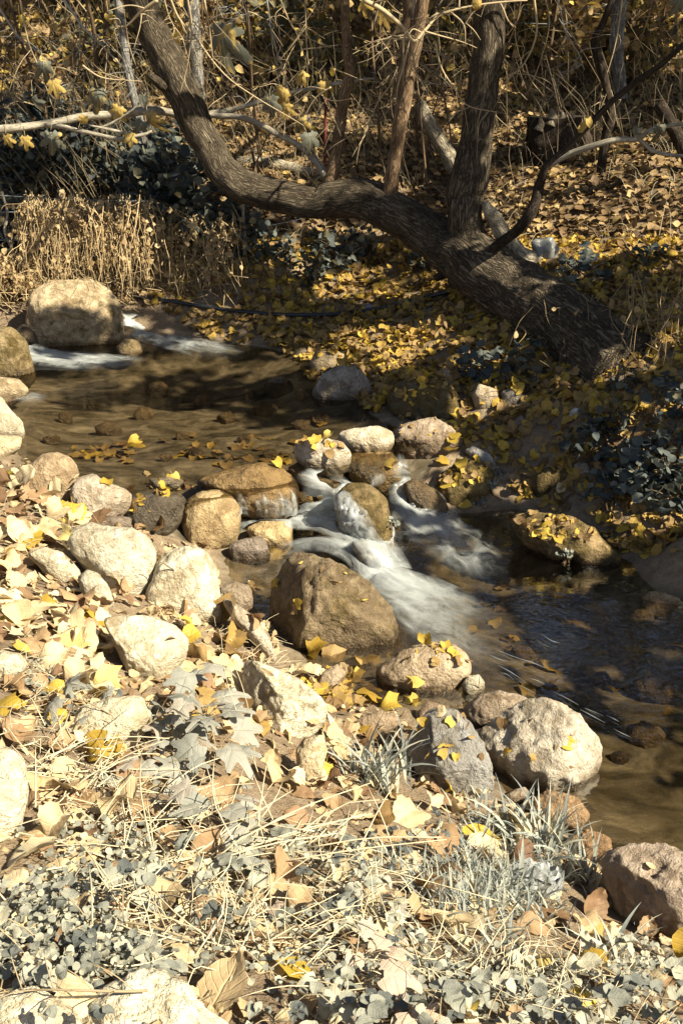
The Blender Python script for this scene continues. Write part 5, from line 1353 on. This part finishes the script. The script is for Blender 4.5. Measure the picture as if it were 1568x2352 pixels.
# single long stalks
def stalk(path, z0, lb, mat='straw', r=.0016):
    """path in the photograph from the root up; kept at the distance of the root"""
    p0, n0 = hit(*path[0]); y = p0[1]; P = [p0] + [py(u, v, y - .02 * k) for k, (u, v) in enumerate(path[1:], 1)]
    m_ = MB(); tube(m_, np.array(P) - p0, np.linspace(r, r * .5, len(P)), 5, len(P) * 5, rnd=.8)
    o = m_.build('dry_stalk', M[mat]); o.location = p0; tag(o, lb, 'stalk')
stalk([(598,1790),(560,1680),(520,1560),(508,1460)], 0, 'long bent straw stalk rising in front of the white angular boulder')
stalk([(588,1770),(575,1650),(545,1545),(512,1500)], 0, 'thin straw stalk beside the longest one at the white angular boulder')
stalk([(470,1680),(480,1620),(520,1612),(566,1700)], 0, 'kinked straw stalk looping over the lobed plants')
stalk([(1040,2010),(1000,2060),(960,2100)], 0, 'pale straw stalk lying across the grey sprigs')
stalk([(400,1310),(380,1297),(360,1288)], 0, 'short brown twig lying on the white hollowed boulder', 'twig_dark', .003)
stalk([(1098,1580),(1101,1548),(1100,1515)], 0, 'thin brown stem standing by the small round cream stone', 'twig_dark', .0016)

# ------------------------------------------------------------------ crumpled wrapper in the grass
m_ = MB(); V0, F0 = ico(4); q = V0 * [.10, .065, .02]; q = q + (np.abs(noise(V0 * 3.1)) * .03)[:, None] * [.4, .4, 1.0] + (noise(V0 * 7)[:, None] * .006)
m_.add(q, F0); o = m_.build('crumpled_wrapper', M['plastic'], smooth=False); o.location = at(1210, 2045) + np.array([0, 0, .03]); tag(o, 'crumpled silvery wrapper lying in the pale grass', 'wrapper')
# ------------------------------------------------------------------ far bank furniture
def ribbon_tube(name, path, r, mat, label, cat, sides=10, n=60, lift=0.0, rnd=.8):
    P = np.array([at_surf(u, v) + [0, 0, lift + r] if y is None else py(u, v, y) for u, v, y in path]); o0 = P[0]
    mb = MB(); tube(mb, P - o0, np.full(len(P), r), sides, n, rnd=rnd); o = mb.build(name, M[mat]); o.location = o0; return tag(o, label, cat)
ribbon_tube('black_hose', [(300,688,None),(380,700,None),(470,714,None),(560,726,None),(660,733,None),(760,732,None),(850,722,None),(940,702,None),(1000,688,None),(1060,672,None)], .016, 'hose', 'black water hose running along the foot of the far bank', 'hose', lift=.02)

# log and stump and broken wood
def wood(name, path, wpx, mat, label, cat, sides=14, lump=.18, n=30):
    g0 = at(path[0][0], path[0][1])[1]; path = [(a, b, g0 + c - path[0][2]) for a, b, c in path]
    P = pts(*path); r = [pxw(q[2], w_) for q, w_ in zip(path, wpx)]; o0 = P[0]
    mb = MB(); tube(mb, P - o0, r, sides, n, lump, 9, .6, seed=rng.uniform(0, 9)); o = mb.build(name, M[mat]); o.location = o0; return tag(o, label, cat)
wood('leaning_log', [(1270,600,8.4),(1205,590,8.2),(1160,545,8.2),(1130,495,8.2),(1112,465,8.2)], [34,44,40,34,20], 'wood', 'pale peeled log leaning behind the upright trunk', 'log', lump=.28)
wood('broken_branch', [(1075,420,8.9),(1048,385,8.9),(1015,335,8.9),(985,285,8.9),(962,236,8.9)], [40,42,36,34,28], 'wood', 'broken rotten branch leaning between the stems', 'log', lump=.3)
wood('fallen_log', [(545,372,10.2),(610,376,10.1),(690,392,10.0),(752,412,9.9)], [28,32,30,22], 'wood', 'weathered fallen log lying behind the leaning trunk', 'log', lump=.3)
wood('fallen_log', [(560,350,10.5),(590,352,10.45),(612,356,10.4)], [16,20,14], 'wood', 'short cream piece of wood above the weathered log', 'log', lump=.3)
wood('fallen_log', [(1150,435,10.6),(1190,430,10.6),(1240,436,10.5)], [10,14,10], 'bark_pale', 'pale branch lying on the leaf slope left of the stump', 'log')
# stump
ys = at(1280, 352)[1]; P = [py(1280, 360, ys), py(1280, 300, ys), py(1282, 268, ys)]; ks = ys / 11.2
so = empty('tree_stump', tuple(P[0])); tag(so, 'dark hollow tree stump with a torn top on the slope', 'stump')
mb = MB(); tube(mb, np.array([P[0] - [0, 0, .15], P[1], P[2]]) - P[0], np.array([.42, .33, .3]) * ks, 22, 30, .22, 5, .4); mb.build('trunk', M['bark_dark'], so)
mb = MB()
for (du, v0, v1, w_) in [(-45,300,266,.05),(-18,288,247,.06),(5,285,252,.04),(25,290,256,.06),(48,310,274,.05)]:
    a, b = py(1280 + du, v0, ys - .2) - P[0], py(1283 + du, v1, ys - .2) - P[0]; tube(mb, [a, (a + b) / 2 + [.02, 0, 0], b], np.array([w_, w_ * .7, w_ * .12]) * ks, 8, 10, .3, 9, .5)
mb.build('torn_top', M['wood'], so)
wood('leaning_post', [(1600,400,7.2),(1568,340,7.2),(1538,285,7.2),(1512,240,7.2)], [34,34,33,32], 'bark_dark', 'dark leaning post at the right edge', 'post', lump=.05)
wood('fence_post', [(745,405,9.6),(746,330,9.6),(748,225,9.6)], [8,8,7], 'red', 'thin red stake behind the leaning tree', 'stake', sides=8, lump=.02)

# plastic bag
V0, F0 = ico(4); q = V0 * [.10, .07, .10]; q += (noise(V0 * 1.4)[:, None] * V0) * .06 + (noise(V0 * 4)[:, None] * V0) * .012
mb = MB().add(q, F0); o = mb.build('plastic_bag', M['plastic']); o.location = at(1245, 612) + np.array([0, 0, .1]); tag(o, 'crumpled whitish plastic bag on the leaf slope by the peeled log', 'bag')
q = V0 * [.035, .03, .04]; q += (noise(V0 * 3)[:, None] * V0) * .02
o = MB().add(q, F0).build('plastic_scrap', M['lilac']); o.location = at(848, 718) + np.array([0, 0, .03]); tag(o, 'small lilac plastic scrap beside the black hose', 'litter')

# barbed wire
def wire(u0, v0, u1, v1, y0, y1, sag, lb, barbs=9, mat='wire'):
    a, b = py(u0, v0, y0), py(u1, v1, y1); t = np.linspace(0, 1, 30)[:, None]
    P = a + (b - a) * t; P[:, 2] -= sag * 4 * (t * (1 - t))[:, 0]; o0 = a
    mb = MB(); tube(mb, P - o0, np.full(30, .0022), 4, 60)
    for k in range(barbs):
        p = P[int((k + .5) / barbs * 29)] - o0
        for s in (-1, 1):
            d = rng.normal(size=3); d /= np.linalg.norm(d); tube(mb, [p - d * .018, p + d * .018], [.0015, .0015], 3, 3)
    o = mb.build('barbed_wire', M[mat]); o.location = o0; tag(o, lb, 'wire')
wire(-40,446,340,462,8.55,8.7,.01,'upper wire of the fence from which the dead weeds hang')
wire(-40,487,120,487,8.55,8.55,.0,'middle wire of the fence at the left edge', 5)
wire(-40,553,110,550,8.55,8.55,.0,'lowest wire of the fence at the left edge', 5)
wire(440,535,700,500,8.8,8.9,.03,'loose wire crossing behind the leaning trunk', 6)
wire(1060,812,1330,735,6.6,6.9,.05,'barbed wire sagging from the foot of the leaning tree', 12)
wire(1310,820,1370,890,6.2,6.0,.0,'short barbed wire end in the shade at the right', 6)

# dead weeds hanging over the wire
def weeds(name, label, u0, u1, vtop, vbot, y, n, nl, seed, mat='weed', fan=.25):
    R = np.random.default_rng(seed); ms = MB(); lp = []; o0 = py((u0 + u1) / 2, vbot, y)
    for k in range(n):
        u = R.uniform(u0, u1); u += (R.normal(0, 22) if R.random() < .4 else 0); vt = vtop + 9 * math.sin(u * .06 + seed) + 5 * math.sin(u * .21) + R.normal(0, 6) if R.random() < .7 else R.uniform(vtop, vbot - 60)
        a = py(u, vt, y + R.normal(0, .16)); L = (vbot - vt) * R.uniform(.35, 1.05)
        b = py(u + R.normal(fan * 30, 34), min(vbot + R.normal(0, 12), vt + L), y - R.uniform(.15, .75) * min(1, L / (vbot - vtop) + .1))
        m = (a + b) / 2 + [R.normal(0, .05), -R.uniform(0, .14), R.uniform(-.02, .10)]
        C = tube(ms, np.array([a, m, b]) - o0, [.0032, .0028, .0016], 3, 12, rnd=R.uniform(0, 1), wiggle=.05, seed=k)
        for _ in range(nl):
            lp.append(C[R.integers(2, 10)] + R.normal(0, .018, 3))
    for k in range(int(n * .7)):
        u, v = R.uniform(u0, u1), R.uniform(vtop + 40, vbot); a = py(u, v, y - R.uniform(.1, .8) * (v - vtop) / (vbot - vtop)) - o0; d = R.normal(size=3) * [1, .5, .7]; d /= np.linalg.norm(d)
        tube(ms, [a, a + d * R.uniform(.08, .22) + [0, 0, -.02]], [.003, .0018], 3, 5, rnd=R.uniform(.5, 1))
    o = ms.build(name, M[mat]); o.location = o0; tag(o, label, 'dead weeds')
    lp = np.array(lp); ml = MB(); scatter(ml, OV_S, lp, R.normal(size=(len(lp), 3)) * .8 + [.6, -.6, .5], R.uniform(0, 6.28, len(lp)), R.uniform(.02, .06, len(lp)), np.clip(R.beta(2, 1.6, len(lp)), 0, .97), R)
    ml.build('foliage', M['weedleaf'], o); return o
weeds('dead_weeds', 'broad curtain of straw coloured dead weeds hanging over the fence wire', 60, 335, 456, 690, 8.6, 360, 4, 1)
weeds('dead_weeds', 'straw coloured dead weeds piled beside the domed boulder at the left edge', -40, 90, 590, 700, 8.45, 150, 7, 2)
weeds('dead_weeds', 'brown weeds trailing between the weed curtain and the leaning trunk', 330, 430, 470, 680, 8.8, 160, 4, 3)
weeds('dead_weeds', 'dead weed stalks hanging below the bend of the leaning trunk', 440, 540, 500, 680, 8.6, 70, 4, 4)
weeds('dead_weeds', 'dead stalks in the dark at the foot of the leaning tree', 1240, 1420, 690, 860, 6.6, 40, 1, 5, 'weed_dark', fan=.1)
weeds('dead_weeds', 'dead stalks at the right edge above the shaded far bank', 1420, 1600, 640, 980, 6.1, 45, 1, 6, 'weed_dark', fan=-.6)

# ------------------------------------------------------------------ leafy plants on the far side
BUSH = [leaf_t('ovate', 3, 4, .3, .3, .04, 90 + k) for k in range(3)] + ROUND
def bush(seed, r, n, leaf, mat='blue_leaf', hue=(0, 1), flat=.8, stems=14, name='ivy_bush'):
    R = np.random.default_rng(seed); o = empty(name)
    q = R.normal(size=(n, 3)); q /= np.linalg.norm(q, axis=1)[:, None]; q *= (R.uniform(0, 1, n) ** .5)[:, None] * r * np.array([1, .8, flat]); q[:, 2] += r * flat * .75
    k = noise(q * 5 / r * .6 + seed) > -.2; q = q[k]
    ml = MB(); scatter(ml, BUSH, q, R.normal(0, .45, (len(q), 3)) + [.2, -.5, .8], R.uniform(0, 6.28, len(q)), leaf * R.uniform(.6, 1.35, len(q)), R.uniform(*hue, len(q)), R)
    ms = MB()
    for _ in range(stems):
        e = q[R.integers(0, len(q))]; tube(ms, [[R.normal(0, r * .2), R.normal(0, r * .2), -.05], e * [.5, .5, .6], e], [.006, .004, .002], 4, 8, rnd=R.uniform(0, 1))
    ms.build('stem', M['twig_dark'], o); ml.build('foliage', M[mat], o); return o

def put(proto, spots, label, cat, group, smin=.8, smax=1.2):
    for k, (u, v) in enumerate(spots):
        o = proto[k % len(proto)] if k < len(proto) else copy_tree(proto[k % len(proto)])
        o.location = at(u, v); o.rotation_euler = (0, 0, rng.uniform(0, 6.28)); s = rng.uniform(smin, smax); o.scale = (s, s, s)
        tag(o, label(k) if callable(label) else label, cat, group)

place = lambda u, v: ('left edge' if u < 150 else 'weed curtain' if u < 400 else 'leaning trunk' if u < 800 else 'upright trunk' if u < 1150 else 'stump' if u < 1350 else 'right edge')
pr = [bush(100 + k, .42, 620, .075) for k in range(4)]
sp = [(30,430),(120,440),(210,440),(300,440),(20,620),(380,480),(450,560),(60,380),(180,385),(300,385),(400,420),(120,330),(10,540),(250,340)]
nm = ['ivy bush behind the fence wire at the left edge','ivy bush behind the left part of the weed curtain','ivy bush behind the middle of the weed curtain','ivy bush behind the right part of the weed curtain','ivy bush low at the left edge beside the weeds','ivy bush at the foot of the grey leaning trunk','ivy bush below the bend of the leaning trunk','dark ivy bush under the fig branch at the left edge','dark ivy bush under the pale forked branch','dark ivy bush below the drooping yellow leaf','ivy bush between the grey trunk and the leaning trunk','topmost ivy bush at the left under the fig leaves','ivy bush behind the middle fence wire','ivy bush above the forked branch tip']
put(pr, sp, lambda k: 'slate leaved ' + nm[k], 'ivy', 'ivy bushes of the left thicket', .8, 1.15)
pr = [bush(120 + k, .2, 130, .055, hue=(.3, 1), stems=6, name='leafy_plant') for k in range(3)]
sp = [(600,590),(660,600),(740,580),(770,620),(560,545),(720,660),(520,600),(980,620),(830,590)]
nm = ['in the shade under the bend of the trunk','between two sunlit leaf patches under the trunk','with pale leaves under the horizontal trunk','right of the pale leaved one under the trunk','under the left end of the horizontal trunk','on the sunny leaves above the hose','left of the sunlit leaf patch above the hose','under the upright trunk','in the dark below the stem fork']
put(pr, sp, lambda k: 'small slate plant ' + nm[k], 'plant', 'small plants under the trunk', .8, 1.2)
pr = [bush(130 + k, .19, 70, .052, hue=(.1, .95), stems=8, name='leafy_plant', flat=.6) for k in range(4)]
sp = [(1460,1130),(1540,1110),(1500,1170),(1420,1150),(1555,1160),(1360,1050),(1100,862),(1205,860),(1430,900),(1540,940),(1390,1010),(1510,1060),(1330,640),(1480,610),(1440,1090),(1545,1020)]
nm = ['with serrated leaves at the right waterline','at the right edge above the waterline','low over the water at the right','nearest the low mossy rock on the far shore','at the right edge touching the water','with drooping leaves in the shaded leaf bank','behind the small tan upright stone','right of the pale egg shaped stone','under the dead stalks at the right','at the right edge under the dead stalks','above the drooping one on the leaf bank','in the dark right of the drooping one','on the leaf slope right of the plastic bag','on the leaf slope near the right edge','just above the serrated one','at the right edge halfway up the bank']
put(pr, sp, lambda k: 'slate leaved plant ' + nm[k], 'plant', 'slate leaved plants of the shaded bank', .8, 1.25)
# plants growing on and beside wet stones
pr = [bush(150 + k, .06, 70, .02, 'grey_leaf', (.1, .6), stems=4, name='waterside_plant', flat=.6) for k in range(3)]
for k, (u, v, lb) in enumerate([(1125,1110,'small pale leaved plant on the right side of the mossy ochre boulder'),(1100,1150,'small pale plant trailing from the mossy ochre boulder into the water'),(893,1200,'tiny pale plant on the edge of the mottled wet rock'),(1300,1265,'small plant with pale leaves at the front of the low mossy rock'),(1140,1085,'pale plant behind the mossy ochre boulder'),(1345,1135,'tiny pale plant by the shaded waterline')]):
    o = pr[k] if k < 3 else copy_tree(pr[k % 3]); p, n = hit(u, v); o.location = p - np.array([0, 0, .03]); tag(o, lb, 'plant', 'small waterside plants')

# hillside bushes
pr = [bush(170 + k, .6, 420, .085, 'far_litter' if k % 2 else 'clump', (.1, 1), stems=24, name='hillside_bush') for k in range(4)]
sp = [(620,180),(700,120),(560,120),(660,60),(760,200),(860,150),(1200,160),(1300,120),(1480,180),(1540,120),(1020,180),(450,180),(180,220),(80,240),(300,200),(1380,200),(1250,60),(950,60),(380,120),(40,150),(220,120),(130,80),(1450,60),(1100,60),(780,60)]
def hb(k):
    u, v = sp[k]; return f"loose {['yellowish', 'brown leaved', 'olive', 'rusty leaved'][k % 4]} bush {['low', 'halfway up', 'high'][0 if v > 170 else 1 if v > 90 else 2]} on the hillside behind the {place(u, v)}"
put(pr, sp, hb, 'bush', 'bushes on the hillside', .8, 1.4)

# ------------------------------------------------------------------ thicket: trunks, saplings, hanging twigs
def bgtree(name, path, wpx, mat, label, sides=10, ground=True):
    g0 = at(path[0][0], path[0][1])[1]; path = [(a, b, g0 + c - path[0][2]) for a, b, c in path] if ground else path
    P = pts(*path); r = [pxw(q[2], w_) for q, w_ in zip(path, wpx)]; o0 = P[0]
    mb = MB(); tube(mb, P - o0, r, sides, len(path) * 8, .1, 6, .5, seed=rng.uniform(0, 9)); o = mb.build(name, M[mat]); o.location = o0; tag(o, label, 'tree'); return o
bgtree('grey_tree', [(372,470,9.7),(350,385,9.75),(330,310,9.8),(308,225,9.85),(292,150,9.9),(280,60,10),(268,-40,10.1)], [24,24,22,20,20,20,18], 'bark_grey', 'slender grey trunk leaning left of the leaning tree')
bgtree('grey_tree', [(458,255,12.5),(452,180,12.5),(445,90,12.5),(438,-30,12.5)], [34,34,36,36], 'bark_grey', 'pale grey trunk right behind the leaning trunk')
bgtree('dark_tree', [(1378,405,10),(1388,320,10),(1400,270,10),(1396,220,10),(1378,150,10),(1366,95,10),(1385,50,10),(1412,-20,10)], [24,22,26,20,24,22,16,14], 'bark_dark', 'dark crooked trunk on the slope right of the stump')
bgtree('grey_tree', [(1428,235,11.5),(1422,180,11.5),(1415,110,11.5),(1420,30,11.5),(1430,-30,11.5)], [34,30,34,34,34], 'bark_grey', 'split grey trunk behind the dark crooked one')
bgtree('bare_sapling', [(258,240,9.2),(248,180,9.2),(244,100,9.2),(246,-20,9.2)], [13,14,15,14], 'bark2', 'straight brown sapling in the left thicket')
bgtree('dark_tree', [(25,100,11),(40,60,11),(52,10,11),(60,-40,11)], [30,20,22,22], 'bark_dark', 'dark leaning trunk in the top left corner')
bgtree('bare_sapling', [(560,595,8.4),(562,540,8.4),(558,480,8.4),(565,440,8.45)], [8,8,7,6], 'bark_pale', 'pale thin sapling under the bend of the leaning trunk')
bgtree('bare_sapling', [(45,640,8.3),(30,575,8.3),(12,530,8.3),(18,490,8.3),(5,440,8.3)], [9,9,9,7,7], 'bark_pale', 'pale kinked sapling in front of the fence wires')
bgtree('bare_sapling', [(330,445,8.7),(380,400,8.7),(430,330,8.7)], [9,9,7], 'bark2', 'brown stem leaning across the grey trunk')
bgtree('bare_sapling', [(690,60,12),(668,20,12),(660,-20,12)], [10,10,10], 'bark2', 'thin stem high on the hillside behind the thin branch')

def sap(seed, H, r, nt_, mat='twig_dark'):
    R = np.random.default_rng(seed); o = empty('bare_sapling'); lean = R.normal(0, .25, 2)
    t = np.linspace(0, 1, 6)[:, None]; C = np.concatenate([lean * t ** 1.4 * H + R.normal(0, .05, (6, 2)) * H * t, t * H], 1)
    ms = MB(); P = tube(ms, C, np.linspace(r, r * .35, 6), 5, 26, rnd=R.uniform(0, 1)); ms.build('trunk', M[mat], o)
    mt = MB()
    for _ in range(nt_):
        p = P[R.integers(5, 26)]; a = R.uniform(0, 6.28); l = H * R.uniform(.12, .4); d = np.array([math.cos(a), math.sin(a), R.uniform(-.2, .9)])
        Q = tube(mt, [p, p + d * l * .5 + [0, 0, .03], p + d * l + [0, 0, R.normal(0, .12)]], [r * .4, r * .3, r * .12], 3, 10, rnd=R.uniform(0, 1), wiggle=.03, seed=a)
        for _ in range(2):
            b = Q[R.integers(3, 10)]; e = b + R.normal(0, .12, 3) * H * .5; tube(mt, [b, (b + e) / 2 + R.normal(0, .02, 3), e], [r * .22, r * .16, r * .08], 3, 5, rnd=R.uniform(0, 1))
    mt.build('clump', M['twig' if seed % 3 else 'twig_grey'], o)  # side twigs of the sapling
    lv = P[R.integers(6, 26, 26)] + R.normal(0, .22, (26, 3)) * H * .5; ml = MB()
    scatter(ml, OV_S, lv, R.normal(size=(26, 3)) + [0, -.5, .2], R.uniform(0, 6.28, 26), R.uniform(.04, .09, 26), R.uniform(.4, 1, 26), R); ml.build('foliage', M['far_litter'], o); return o
pr = [sap(200 + k, 1.6 + .35 * (k % 5), .008 + .003 * (k % 4), 12) for k in range(10)]
Pp, u, v = sample(520, (-7, 8), (9.6, 19), lambda u, v, x, y: (u > -80) & (u < 1650) & ((u < 1250) | (y > 12.5)) & (rng.uniform(0, 1, len(u)) < np.where(u < 700, .8, .28)))
Pp = Pp[:150]
for k, p in enumerate(Pp):
    o = pr[k % 10] if k < 10 else copy_tree(pr[k % 10]); o.location = p - [0, 0, .03]; o.rotation_euler = (0, 0, rng.uniform(0, 6.28)); s = rng.uniform(.7, 1.4); o.scale = (s, s, s)
    uu, vv, _ = proj(p)
    tag(o, f"{['thin', 'twiggy', 'crooked', 'slender', 'straggly'][k % 5]} bare sapling {'far up' if p[1] > 14 else 'low down'} in the thicket behind the {place(uu[0], vv[0])}", 'sapling', 'bare saplings of the thicket')

# brush: uncountable thin dry stems
mb = MB(); R = np.random.default_rng(300)
Pp, u, v = sample(6200, (-6, 7), (9.3, 17), lambda u, v, x, y: (u > -80) & (u < 1650) & (R.uniform(0, 1, len(u)) < np.where(u < 480, 1, np.where(u < 1050, .55, .3))))
for p in Pp:
    a = R.normal(-.5, .5); l = R.uniform(.3, 1.2); d = np.array([math.sin(a) * .8, R.normal(0, .3), 1]); d /= np.linalg.norm(d)
    tube(mb, [p, p + d * l * .5, p + d * l + [R.normal(0, .1), 0, -.1 * l]], [.0036, .0026, .0012], 3, 5, rnd=R.uniform(0, 1))
tag(mb.build('undergrowth', M['twig']), 'tangle of thin dry stems behind the stream', 'undergrowth', kind='stuff')
mb = MB()
Pp, u, v = sample(2600, (-3, 6), (7.4, 12), lambda u, v, x, y: (u > 330) & (u < 1650) & (v < 640) & (noise(np.stack([x, y, 0 * x], 1) * 1.3) > .0))
for p in Pp:
    a = R.uniform(0, 6.28); l = R.uniform(.12, .38); d = np.array([math.cos(a) * .6, math.sin(a) * .6, 1]); d /= np.linalg.norm(d)
    tube(mb, [p, p + d * l * .6, p + d * l + [math.cos(a) * .06, math.sin(a) * .06, -.05]], [.002, .0016, .0008], 3, 5, rnd=R.uniform(0, 1))
tag(mb.build('dry_grass', M['straw']), 'dry grass stems scattered over the leaf slope', 'dry grass', kind='stuff')

# twigs hanging into the picture from above
def spray(path, y, w0, label, nside, seed, mat='twig', spread=70):
    R = np.random.default_rng(seed); P = np.array([py(u, v, y + .04 * k) for k, (u, v) in enumerate(path)]); o0 = P[0]
    o = empty('hanging_branch', tuple(o0)); tag(o, label, 'branch', 'twigs hanging from above')
    mb = MB(); C = tube(mb, P - o0, np.linspace(pxw(y, w0), pxw(y, w0 * .35), len(P)), 6, len(P) * 7, rnd=.9, wiggle=.01); mb.build('branch', M[mat], o)
    mt = MB()
    for _ in range(nside):
        b = C[R.integers(2, len(C) - 1)]; l = spread * TH / 784 * y * R.uniform(.4, 1.5); d = R.normal(0, 1, 3) * [1, .5, .6] + [0, 0, -.5]; d /= np.linalg.norm(d)
        Q = tube(mt, [b, b + d * l * .5 + R.normal(0, .02, 3), b + d * l + [0, 0, -.02]], [pxw(y, w0 * .4), pxw(y, w0 * .3), pxw(y, w0 * .15)], 4, 10, rnd=R.uniform(.4, 1), wiggle=.02, seed=l * 90)
        if R.random() < .6:
            c = Q[R.integers(4, 10)]; e = c + R.normal(0, l * .3, 3); tube(mt, [c, (c + e) / 2 + R.normal(0, .01, 3), e], [pxw(y, w0 * .22), pxw(y, w0 * .18), pxw(y, w0 * .1)], 3, 6, rnd=R.uniform(.4, 1))
    mt.build('clump', M[mat], o)  # side twigs of the hanging branch
spray([(385,-20),(410,40),(460,100),(520,175),(590,225),(700,290)],7.4,6,'longest pale twig arching right from beside the leaning trunk',10,1)
spray([(362,0),(320,30),(290,60),(265,62)],7.4,9,'pale forked twig crossing the top of the leaning trunk',8,2)
spray([(430,-10),(440,70),(432,140),(415,215)],7.4,5,'pale twig dangling in front of the leaning trunk',4,3)
spray([(470,0),(485,100),(492,160)],7.4,4,'short pale twig dangling beside the big hanging leaf',4,4)
spray([(190,150),(220,172),(260,183),(333,188)],7.8,5,'pale twig running into the stub on the leaning trunk',2,5)
spray([(835,0),(880,25),(920,60),(950,95),(975,70),(1010,35),(1090,12),(1210,0)],7.1,12,'thick pale twig running across the stems at the top',16,6,spread=90)
spray([(1000,100),(1010,150),(1040,200),(1070,240),(1140,258)],7.1,5,'pale twig drooping across the upright trunk',8,7)
spray([(1225,-10),(1230,80),(1200,150),(1155,180)],7.3,6,'pale twig drooping right of the upright trunk',8,8)
spray([(1250,-10),(1260,60),(1240,140),(1215,210)],8.0,4,'thin twig hanging in the dark right of the upright trunk',8,9)
spray([(880,-10),(860,60),(900,120),(980,130)],7.6,4,'tangled pale twig between the slim stems',14,10,spread=80)
spray([(950,110),(900,190),(860,250),(840,330)],7.7,5,'pale twig hanging through the fork of the slim stems',14,11,spread=80)
spray([(760,200),(720,230),(690,300),(700,350)],7.9,4,'twig with yellow leaves left of the thin stem',10,12)
spray([(1290,-10),(1300,70),(1280,120)],8.2,4,'thin twig hanging above the stump',8,13)
spray([(1500,-10),(1480,60),(1460,120)],7.0,4,'dim twig hanging at the top right',8,14,'twig_dark')
spray([(640,-10),(670,60),(710,90),(760,110)],8.0,4,'thin pale twig above the yellow leaf cluster',8,15)
spray([(1050,-10),(1000,40),(960,60)],7.0,4,'short pale twig beside the upright trunk at the top',12,16)
spray([(140,-10),(190,60),(240,110),(300,170)],8.4,7,'grey slanting twig in the left thicket',8,17,'twig_grey')
spray([(270,-10),(330,60),(380,110)],8.6,6,'slanting twig behind the top of the leaning trunk',6,18)
spray([(0,20),(40,80),(100,130)],8.6,5,'thin slanting twig near the top left corner',8,19,'twig_grey')

_rs = np.random.default_rng(91)
for k in range(14):
    u = 60 + k * 112 + _rs.uniform(-40, 40); du = _rs.uniform(-90, 90); dv = _rs.uniform(90, 260)
    spray([(u, -20), (u + du * .3, dv * .4), (u + du * .8, dv * .8), (u + du, dv)], _rs.uniform(7.8, 9.6), _rs.uniform(3, 5), 'fine bare twig hanging from the top of the picture before the thicket', 12, 400 + k, ['twig', 'twig_dark', 'twig_grey'][k % 3], spread=75)
# ------------------------------------------------------------------ look-alikes that share a label are told apart by their order
ORD = ['first', 'second', 'third', 'fourth', 'fifth', 'sixth', 'seventh', 'eighth', 'ninth', 'tenth', 'eleventh', 'twelfth', 'thirteenth', 'fourteenth']
same = {}
for o in COL.objects:
    if o.parent is None and o.get('label') and not o.get('kind'): same.setdefault(o['label'], []).append(o)
for lb, os_ in same.items():
    n = len(os_)
    if n < 2 or n > 14 or 'cobble' in lb: continue
    os_.sort(key=lambda o: float(proj(np.array(o.location))[0][0]))
    for k, o in enumerate(os_):
        o['label'] = lb + (', ' + ('left one' if k == 0 else 'right one') if n == 2 else ', ' + ('leftmost one' if k == 0 else 'rightmost one' if k == n - 1 else ORD[k] + ' from left'))
